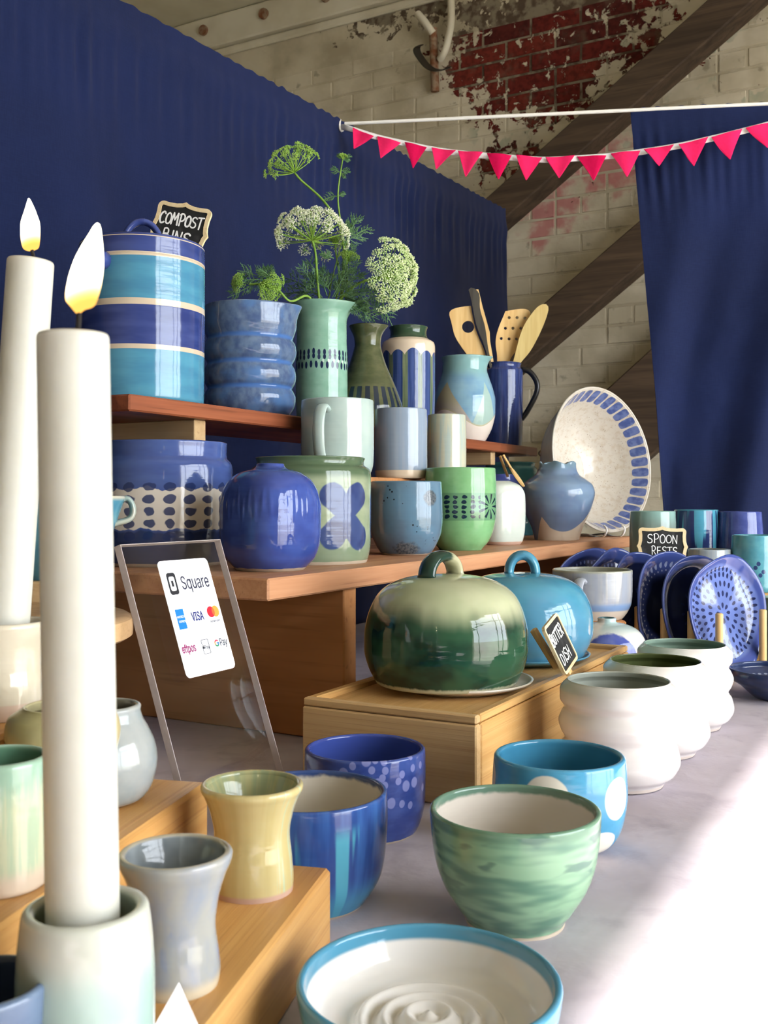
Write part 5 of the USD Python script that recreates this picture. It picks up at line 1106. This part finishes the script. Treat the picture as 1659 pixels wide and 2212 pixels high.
def m_tealdot(g, c):
    col = streak(g, c, C(70, 156, 180), C(90, 172, 190), 2, 50); m = None
    for th, z in ((-0.95, .056), (-0.8, .058), (-0.66, .055), (-0.56, .049), (-0.62, .042), (-0.76, .038), (-0.9, .034), (-0.3, .028), (-0.42, .034), (-0.14, .036), (0.0, .043), (0.12, .05), (0.2, .03), (0.32, .036), (-0.58, .022), (-.7, .024), (0.02, .02)):
        q = spot(g, c, th, z, 0.085, 0.0038, 0.15); m = q if m is None else g.mx(m, q)
    return g.mix(m, col, C(40, 62, 120))
pot('mug', 'turquoise mug with curling lines of navy dots at the right edge', 'mug', 1632, [(46, 0), (50, 1265), (50, 1210), (49, 1158)], glaze('turquoise_dotted_mug', m_tealdot), Z1, d=1.812, seed=35)
pot('cup', 'sage cup cut by the right edge below the turquoise dotted mug', 'cup', 1692, [(40, 0), (45, 1400), (47, 1340), (46, 1292)], glaze('sage_cup', lambda g, c: g.mix(g.step(0.3, 0.7, g.noise(c.o, 30, 2)), C(150, 176, 156), C(130, 156, 140))), Z_TABLE, d=1.70, seed=36)
# lavender mug on a block, and the round bud vase in front of it
def m_lavmug(g, c):
    col = drips(g, c, C(162, 168, 182), C(178, 178, 180), 9); col = g.mix(g.step(0.030, 0.022, c.z) * g.step(0.013, 0.018, c.z), col, C(122, 152, 200)); col = g.mix(g.step(0.0165, 0.014, c.z), col, C(216, 200, 178))
    return g.mix(g.step(0.2, 0.5, c.t), g.mix(g.step(0.072, 0.076, c.z), col, C(176, 178, 160)), C(168, 168, 150))
lm = glaze('lavender_grey_mug', m_lavmug)
t, k, rot, o = pot('mug', 'lavender-grey mug with a loop handle beyond the turquoise butter dish', 'mug', 1279, [(64, 0), (76, 1318), (83, 1300), (85, 1270), (85, 1232)], lm, CZ - 0.186, d=1.62, seed=37, parts='body')
handle_strap(t, o[3][0], 0.010, 0.062, 0.030, 0.016, 0.009, lm, -0.24)
bq = Thing('wooden_block', 'small wooden block hidden under the lavender-grey mug', 'block', loc=(0.33, 1.62, Z_TABLE)); bq.part('body', slab((0.285, 1.575, Z_TABLE + 0.0005), (0.09, 0, 0), (0, 0.09, 0), (0, 0, 0.0935), 0.002), PINE_P, 30, True)
def m_bud(g, c):
    col = C(236, 230, 220)
    col = g.mix(g.step(0.085, 0.105, c.z) * g.step(0.02, 0.3, g.math('sine', c.th + 0.4)) * 0.8, col, C(168, 206, 208))
    col = g.mix(spot(g, c, 0.10, 0.058, 0.75, 0.036, 0.05, 0.05), col, g.mix(g.step(0.35, 0.65, g.noise(c.o, 40, 2)), C(54, 70, 172), C(90, 104, 190)))
    col = g.mix(spot(g, c, 1.25, 0.04, 0.35, 0.034, 0.06, 0.1), col, C(150, 196, 202))
    return g.mix(g.step(0.2, 0.5, c.t), col, C(70, 110, 116))
pot('vase', 'round white bud vase with blue and aqua patches behind the bamboo box', 'vase', 1311, [(40, 0), (60, 1480), (76, 1450), (83, 1415), (82, 1388), (68, 1362), (40, 1348), (21, 1344), (19, 1340), (20, 1337)], glaze('patched_bud', m_bud), Z_TABLE, d=1.47, seed=38)
# navy dish lying on the cloth at the right
def m_navydish(g, c):
    col = g.mix(g.step(0.3, 0.7, g.noise(c.cyl(2, 60), 1.0, 2)), C(34, 46, 92), C(50, 64, 112))
    a = (g.frac(c.th * (40 / (2 * PI)) + 50.0) - 0.5) / 0.28; b = (c.r - 0.060) / 0.0016
    d_ = g.step(1.15, 0.85, g.math('sqrt', a * a + b * b)) * g.step(0.5, 0.8, c.t)
    return g.mix(d_, col, C(150, 162, 196))
pot('dish', 'shallow navy dish with pale dots lying on the cloth at the right edge', 'dish', 1690, [(58, 0), (62, 1505), (88, 1482), (108, 1468), (114, 1456), (112, 1448)], glaze('navy_dish', m_navydish), Z_TABLE, d=1.447, seed=39, thick=0.005)

# ---- acrylic payment sign
def acrylic():
    g = G(); lw = g.node('layer_weight', 'facing', blend=0.5); f = g.math('power', lw, 3.5) * 0.5 + 0.03; n = g.noise(g.pos(), 120, 3)
    a_ = g.node('transparent_bsdf', 'BSDF', color=(0.95, 0.94, 0.94)); b_ = g.node('glossy_bsdf', 'BSDF', color=(1, 1, 1), roughness=0.04)
    return g.done('clear_acrylic', g.node('mix_closure', 'closure', fac=f + g.step(0.66, 0.8, n) * 0.03, closure1=a_, closure2=b_))
def cut_edge():
    g = G(); n = g.noise(g.pos(), 200, 3)
    col = g.mix(n, C(236, 230, 228), C(214, 206, 204)); a_ = g.node('principled_bsdf', 'BSDF', base_color=col, roughness=0.3); b_ = g.node('translucent_bsdf', 'BSDF', color=col)
    return g.done('acrylic_cut_edge', g.node('mix_closure', 'closure', fac=0.6, closure1=a_, closure2=b_))
ACR = acrylic()
Yb = 0.80; vb_ = HV + 0.28 * F / Yb; ub = 391 + (vb_ - 1692) * 0.259
Bp = at(ub, vb_, Yb); Bp[2] = Z_TABLE + 0.0006
kx = -0.2589; kk = (kx * Bp[1] - Bp[0]) / (B[0] - kx * B[1])
Tp = Bp + B * kk; Tp[2] = CZ + (HV - 1177) / F * Tp[1]
up_ = Tp - Bp; Ls = np.linalg.norm(up_); up_ /= Ls; nS = np.cross(A, up_); nS /= np.linalg.norm(nS)     # faces the front
WS = 0.159 * Tp[1]; TS = 0.0072
sg = matrix_thing('payment_sign', 'leaning clear acrylic sign with a white card of payment logos', 'sign', np.stack([A, up_, nS, Bp], 1))
sg.part('panel', slab((0.0007, 0.0009, -TS), (WS - 0.0014, 0, 0), (0, Ls - 0.001, 0), (0, 0, TS), 0.0003), ACR, 30)
CUT = cut_edge()
for q_ in (((0, 0.0004, -TS), (0.0006, 0, 0), (0, Ls, 0)), ((WS - 0.0006, 0.0004, -TS), (0.0006, 0, 0), (0, Ls, 0)), ((0.0007, Ls - 0.0002, -TS), (WS - 0.0014, 0, 0), (0, 0.0006, 0))):
    sg.part('edge', slab(q_[0], q_[1], q_[2], (0, 0, TS), 0.0001), CUT, 30, label='greyish cut edge')
def spx(u, v, off=0.0):
    r = np.array([(u - CU) / F, 1.0, (HV - v) / F]); o_ = np.array([0, 0, CZ]); P0 = Bp + nS * off
    t_ = ((P0 - o_) @ nS) / (r @ nS); q = o_ + r * t_ - Bp; return np.array([q @ A, q @ up_])
q_ = [spx(*p) for p in ((336, 1211), (446, 1207), (508, 1440), (404, 1469))]
x0, x1 = (q_[0][0] + q_[3][0]) / 2, (q_[1][0] + q_[2][0]) / 2; y1, y0 = (q_[0][1] + q_[1][1]) / 2, (q_[2][1] + q_[3][1]) / 2
card = sbox(x0, y0, x1, y1).buffer(-0.005).buffer(0.005, 8)
m = extrude(card, 0.0004); m.apply_translation((0, 0, 0.0002)); STK = plain('white_sticker', C(250, 252, 252), 0.35); sg.part('sticker', m, STK, False, label='white card with rounded corners')
INK = {'black': C(28, 30, 38), 'ink': C(40, 42, 66), 'blue': C(10, 116, 206), 'navy': C(24, 34, 110), 'red': C(228, 20, 44), 'orange': C(250, 150, 60), 'mid': C(244, 92, 46), 'plum': C(140, 30, 96), 'white': C(240, 246, 250), 'grey': C(110, 112, 124), 'gg': C(40, 130, 90), 'gb': C(30, 110, 170), 'gr': C(206, 44, 74)}
INKM = {k_: plain('print_' + k_, v_, 0.4) for k_, v_ in INK.items()}
def put(name, m, ink, z=0.0007, label=None): m.apply_translation((0, 0, z)); sg.part(name, m, INKM[ink], False, label=label)
def words_at(name, s, p, q, hgt, ink, bold=False, z=0.0007):
    """lettering whose base line runs from pixel p to pixel q, hgt px of capital height given as two pixels"""
    a_, b_ = spx(*p), spx(*q); h_ = np.linalg.norm(spx(*hgt[0]) - spx(*hgt[1])); m = meshkit.text_mesh(s, h_, 0.0002, bold); w0 = m.bounds[1][0] - m.bounds[0][0]
    m.apply_translation((-m.bounds[0][0], 0, 0)); sx = (b_[0] - a_[0]) / w0; v = np.array(m.vertices); v[:, 0] *= sx; v[:, 0] += a_[0]; v[:, 1] += (a_[1] + b_[1]) / 2; put(name, mk(v, m.faces), ink, z)
def quad(p, q, rad=0.0):
    a_, b_ = spx(*p), spx(*q); P = sbox(min(a_[0], b_[0]), min(a_[1], b_[1]), max(a_[0], b_[0]), max(a_[1], b_[1])); return P.buffer(-rad).buffer(rad, 6) if rad else P
lg = quad((356, 1239), (387, 1284), 0.0028); put('square_logo', extrude(lg.difference(affinity.scale(lg, 0.66, 0.66)).union(affinity.scale(quad((356, 1239), (387, 1284)), 0.22, 0.26)), 0.0002), 'black')
words_at('lettering', 'Square', (394, 1274), (452, 1267), ((389, 1246), (395, 1274)), 'ink')
ax_ = quad((376, 1318), (404, 1358)); put('blue_logo', extrude(ax_, 0.0002), 'blue')
words_at('lettering', 'AMERICAN', (381, 1337), (399, 1334), ((381, 1331), (382, 1336)), 'white', False, 0.001); words_at('lettering', 'EXPRESS', (386, 1347), (401, 1344), ((385, 1341), (386, 1346)), 'white', False, 0.001)
words_at('lettering', 'VISA', (415, 1342), (440, 1338), ((411, 1324), (416, 1342)), 'navy', True)
c1_, c2_ = spx(454, 1322), spx(463.5, 1320.5); rr_ = (c2_[0] - c1_[0]) * 0.80; D1, D2 = Point(c1_).buffer(rr_, 24), Point(c2_).buffer(rr_, 24)
put('circle_logo', extrude(D1.difference(D2), 0.0002), 'red'); put('circle_logo', extrude(D2.difference(D1), 0.0002), 'orange'); put('circle_logo', extrude(D1.intersection(D2), 0.0002), 'mid')
words_at('lettering', 'mastercard', (454, 1345), (474, 1341.5), ((453, 1339.5), (454, 1344.5)), 'grey')
words_at('lettering', 'eftpos', (394, 1412), (423, 1406), ((391, 1395), (395, 1412)), 'plum', True)
bx_ = quad((432, 1383), (455, 1411), 0.0012); put('pay_box', extrude(bx_.difference(bx_.buffer(-0.0004)), 0.0002), 'ink')
ap = spx(438.6, 1399.5); ar = 0.00115; apple = Point(ap).buffer(ar, 12).difference(Point(ap[0] + ar * 1.15, ap[1] + ar * 0.15).buffer(ar * 0.45, 8)).union(affinity.rotate(affinity.scale(Point(ap[0] + ar * 0.25, ap[1] + ar * 1.45).buffer(ar * 0.4, 8), 0.5, 1), -30))
put('apple_logo', extrude(apple, 0.0002), 'black'); words_at('lettering', 'Pay', (441.8, 1403), (452, 1400.5), ((440, 1394), (441, 1402)), 'ink')
gc = spx(467, 1389.5); g1 = Point(gc).buffer(0.0031, 24).difference(Point(gc).buffer(0.0019, 24))
def wedge(a0, a1): return Polygon([tuple(gc)] + [(gc[0] + 0.006 * math.cos(a), gc[1] + 0.006 * math.sin(a)) for a in np.linspace(a0, a1, 12)])
put('g_logo', extrude(g1.intersection(wedge(0.7, 2.6)), 0.0002), 'gr'); put('g_logo', extrude(g1.intersection(wedge(2.6, 3.6)), 0.0002), 'orange'); put('g_logo', extrude(g1.intersection(wedge(3.6, 5.5)), 0.0002), 'gg')
put('g_logo', extrude(g1.intersection(wedge(5.5, 6.35)).union(sbox(gc[0], gc[1] - 0.0006, gc[0] + 0.0031, gc[1] + 0.0006)), 0.0002), 'gb')
words_at('lettering', 'Pay', (476, 1396), (490, 1392), ((473, 1380), (476, 1396)), 'ink')

# ---- flowers in the celadon vase
VW = SW(s_for(695, 0.93), 0.93); DV = VW[1]; KV = DV / F
def fpt(u, v, dd=0.0): return at(u, v, DV + dd)
def leafy(name, c1_, c2_):
    g = G(); n = g.noise(g.pos(), 60, 2); col = g.mix(g.step(0.3, 0.7, n), c1_, c2_)
    a_ = g.node('principled_bsdf', 'BSDF', base_color=col, roughness=0.5, specular_ior_level=0.3); b_ = g.node('translucent_bsdf', 'BSDF', color=col)
    return g.done(name, g.node('mix_closure', 'closure', fac=0.3, closure1=a_, closure2=b_))
STALK, RAY, FROND = leafy('green_stalk', C(150, 186, 84), C(128, 168, 68)), leafy('green_ray', C(170, 206, 92), C(142, 184, 72)), leafy('fern_frond', C(124, 162, 108), C(96, 138, 90))
FLW, FLG, FLY = leafy('white_floret', C(250, 250, 232), C(240, 244, 214)), leafy('lime_floret', C(190, 220, 118), C(164, 204, 94)), leafy('cream_floret', C(244, 250, 212), C(226, 240, 184))
ICO = trimesh.creation.icosphere(0, 1.0)
def floret(p, r, n, rng):
    ms_ = []
    for a in range(3):
        q = rng.normal(size=3) * r * 0.6; ms_.append(mk(np.array(ICO.vertices) * r * rng.uniform(0.5, 0.8) + p + q, ICO.faces))
    return ms_
def umbel(t, c, axis, R, spread, n, fr, mat, seed, nf=16, frad=0.0011, squash=0.8, bend=0.25):
    rng = np.random.default_rng(seed); axis = np.array(axis, float); axis /= np.linalg.norm(axis); x = np.cross(axis, (0.3, 1, 0.2)); x /= np.linalg.norm(x); y = np.cross(axis, x); rays, fls = [], []
    for i in range(n):
        a = spread * math.sqrt((i + 0.5) / n); ph = i * 2.39996; d = axis * math.cos(a) + (x * math.cos(ph) + y * math.sin(ph)) * math.sin(a); L = R * rng.uniform(0.88, 1.06) * (1 - (1 - squash) * math.cos(a))
        e = c + d * L + axis * bend * R * (math.sin(a) ** 2) * 0.4; rays.append(tube(spline([c, c + d * L * 0.5, e], 5), [0.0009, 0.0008, 0.0007, 0.0007, 0.0006], 4, False))
        dd = e - c; dd /= np.linalg.norm(dd); ux = np.cross(dd, axis + (0.01, 0.02, 0)); ux /= np.linalg.norm(ux); uy = np.cross(dd, ux)
        for j in range(nf):
            rr = fr * math.sqrt((j + 0.5) / nf); pp = j * 2.39996 + i; p = e + (ux * math.cos(pp) + uy * math.sin(pp)) * rr + dd * (0.35 * fr - 0.4 * rr * rr / fr)
            if j % 2 == 0: rays.append(tube(np.array([e, p]), 0.00035, 3, False))
            fls += floret(p, frad, dd, rng)
    t.part('umbel_rays', join(rays), RAY, False); t.part('florets', join(fls), mat, False, kind='stuff')
def stalk(t, pts, r0, r1): 
    p = spline(pts, 40); t.part('stalk', tube(p, np.linspace(r0, r1, 40), 10), STALK, True, True)
def frond(base, tip, seed, dens=7, wid=0.4, curl=0.1, r=0.00085):
    rng = np.random.default_rng(seed); base, tip = np.array(base), np.array(tip); ax = tip - base; L = np.linalg.norm(ax); ax /= L; s = np.cross(ax, (0, 1, 0)); s /= np.linalg.norm(s); s2 = np.cross(ax, s); out = []
    sag = np.array([0, 0, -1.0]); pth = np.array([base + ax * L * t_ + sag * curl * L * t_ * t_ + s * 0.05 * L * math.sin(t_ * 3 + seed) for t_ in np.linspace(0, 1, 12)]); out.append(tube(pth, np.linspace(r * 1.3, r * 0.7, 12), 4, False))
    for i in range(dens):
        f_ = 0.22 + 0.74 * i / dens; p = pth[int(f_ * 11)]
        for sg_ in (-1, 1):
            d = ax * 0.75 + (s * sg_ + s2 * rng.uniform(-0.7, 0.7)) * 0.8; d /= np.linalg.norm(d); l1 = L * wid * (1.05 - 0.75 * f_) * rng.uniform(0.7, 1.2)
            q = np.array([p, p + d * l1 * 0.5, p + d * l1 + ax * l1 * 0.2]); out.append(tube(q, [r, r * 0.8, r * 0.6], 3, False))
            for h_ in (0.35, 0.6, 0.8):
                for s3 in (-1, 1):
                    o_ = p + d * l1 * h_; d2 = d * 0.8 + (s * s3 * 0.7 + s2 * rng.uniform(-0.8, 0.8)); d2 /= np.linalg.norm(d2); out.append(tube(np.array([o_, o_ + d2 * l1 * 0.38 * (1.2 - h_)]), [r * 0.8, r * 0.5], 3, False))
    return out
def L_(t, p): return np.array(p) - t.loc
def flower(label, root, cat='flower'): return Thing('flower_stem', label, cat, loc=root)
foot = fpt(697, 780)
f1 = flower('green flower head on a long curving stalk at the upper left of the bouquet', foot); stalk(f1, [fpt(700, 770), fpt(738, 655, 0.02), fpt(742, 580, 0.02), fpt(737, 500, 0.01), fpt(715, 455), fpt(680, 415), fpt(645, 384), fpt(637, 374)], 0.0026, 0.0019)
umbel(f1, L_(f1, fpt(636, 372)), (-0.35, -0.35, 0.75), 0.049, 1.45, 26, 0.0078, FLG, 1, 16, 0.0014, 0.88)
f2 = flower('white lacy flower head seen from below in the middle of the bouquet', foot); stalk(f2, [fpt(698, 775), fpt(689, 640, -0.02), fpt(684, 580, -0.03), fpt(681, 545, -0.03), fpt(674, 520, -0.03)], 0.0025, 0.002)
umbel(f2, L_(f2, fpt(674, 520, -0.03)), (0.02, 0.12, 1), 0.066, 1.65, 38, 0.0115, FLW, 2, 26, 0.0016, 0.74, 0.1)
f3 = flower('broad cream flower head drooping at the right of the bouquet', foot); stalk(f3, [fpt(700, 770), fpt(728, 655), fpt(750, 630, -0.01), fpt(785, 608, -0.02), fpt(818, 600, -0.02), fpt(835, 598, -0.02)], 0.0027, 0.0022)
umbel(f3, L_(f3, fpt(828, 598, -0.015)), (0.85, -0.60, -0.06), 0.066, 1.34, 46, 0.0112, FLY, 3, 28, 0.0016, 0.78, 0.0)
f4 = flower('single straight stem with a small green bud at its tip', foot); stalk(f4, [fpt(699, 770), fpt(748, 640, 0.03), fpt(748, 560, 0.03), fpt(738, 490, 0.03), fpt(730, 430, 0.03), fpt(735, 375, 0.03), fpt(740, 345, 0.03)], 0.0026, 0.0012)
umbel(f4, L_(f4, fpt(741, 344, 0.03)), (0.1, 0, 1), 0.010, 1.0, 12, 0.0036, FLG, 4, 6, 0.0009)
lv = []
for (a_, b_, sd) in (((736, 370), (758, 368), 1), ((736, 372), (712, 362), 2), ((736, 372), (748, 384), 3), ((730, 425), (696, 428), 4), ((730, 423), (748, 416), 5), ((741, 345), (728, 330), 6), ((741, 345), (760, 334), 7), ((741, 346), (758, 344), 8)): lv += frond(L_(f4, fpt(*a_, 0.03)), L_(f4, fpt(*b_, 0.03)), sd, 4, 0.5)
f4.part('leaf', join(lv), FROND, False)
f5 = flower('nodding green flower head hanging over the wavy blue jug', foot); stalk(f5, [fpt(690, 760), fpt(676, 660, -0.03), fpt(655, 640, -0.07), fpt(625, 650, -0.09), fpt(600, 625, -0.10), fpt(565, 614, -0.10), fpt(538, 614, -0.1)], 0.0024, 0.0016)
umbel(f5, L_(f5, fpt(562, 612, -0.10)), (0.65, -0.3, -0.42), 0.040, 0.95, 34, 0.0058, FLG, 5, 12, 0.001)
umbel(f5, L_(f5, fpt(522, 612, -0.10)), (-0.55, -0.5, 0.1), 0.016, 1.3, 22, 0.0052, FLG, 6, 8, 0.001)
f6 = flower('short stem with two green buds among the feathery leaves', foot); stalk(f6, [fpt(697, 770), fpt(722, 660, 0.01), fpt(733, 600, 0.01), fpt(728, 560, 0.01), fpt(724, 530, 0.01)], 0.0024, 0.0014)
umbel(f6, L_(f6, fpt(724, 527, 0.01)), (0, 0, 1), 0.014, 1.0, 16, 0.0045, FLG, 7, 8); umbel(f6, L_(f6, fpt(752, 565, 0.0)), (0.2, -0.2, 1), 0.020, 1.3, 20, 0.005, FLG, 8, 8)
f6.part('stalk', tube(np.array([L_(f6, fpt(733, 600, 0.01)), L_(f6, fpt(745, 580, 0.005)), L_(f6, fpt(752, 567, 0.0))]), 0.001, 8), STALK, True)
FR = [((740, 520), (805, 485), 1), ((742, 530), (782, 455), 2), ((745, 500), (770, 470), 3), ((700, 640), (640, 560), 4), ((700, 645), (610, 590), 5), ((705, 640), (660, 545), 6), ((690, 640), (605, 620), 7), ((715, 640), (770, 560), 8), ((725, 640), (790, 575), 9), ((730, 645), (800, 610), 10),
      ((740, 645), (845, 660), 11), ((740, 648), (820, 680), 12), ((745, 645), (800, 665), 13), ((760, 630), (855, 640), 14), ((770, 630), (790, 690), 15), ((790, 610), (850, 690), 16), ((735, 640), (785, 650), 17), ((720, 600), (775, 545), 18), ((700, 600), (660, 590), 19), ((720, 560), (690, 540), 20), ((690, 655), (640, 640), 21), ((715, 630), (690, 570), 22), ((740, 600), (790, 590), 23),
      ((600, 620), (510, 575), 24), ((590, 615), (560, 570), 25), ((600, 615), (520, 590), 26), ((560, 610), (490, 630), 27), ((585, 610), (580, 565), 28), ((650, 645), (660, 690), 29), ((672, 648), (700, 690), 30), ((745, 560), (765, 520), 31), ((720, 640), (745, 590), 32), ((710, 640), (720, 580), 33)]
for i in range(0, len(FR), 11):
    ft = Thing('leaf_spray', ('thread-fine leaves at the right side of the bouquet', 'thread-fine leaves drooping over the carafe and jar', 'thread-fine leaves spreading over the wavy blue jug')[i // 11], 'leaves', loc=foot)
    for (a_, b_, sd) in FR[i:i + 11]:
        dz = -0.09 if a_[0] < 610 else (0.02 if sd % 2 else -0.03)
        r_ = np.random.default_rng(sd + 50); ms_ = frond(L_(ft, fpt(*a_, dz * 0.5)), L_(ft, fpt(*b_, dz + r_.uniform(-0.015, 0.015))), sd + 10, 7, 0.42, 0.12)
        ft.part('frond', join(ms_), FROND, False)
    ft.part('stem', tube(spline([np.zeros(3), L_(ft, fpt(703 + i, 690)), L_(ft, fpt(*FR[i][0], -0.005))], 14), 0.0011, 6), STALK, True)
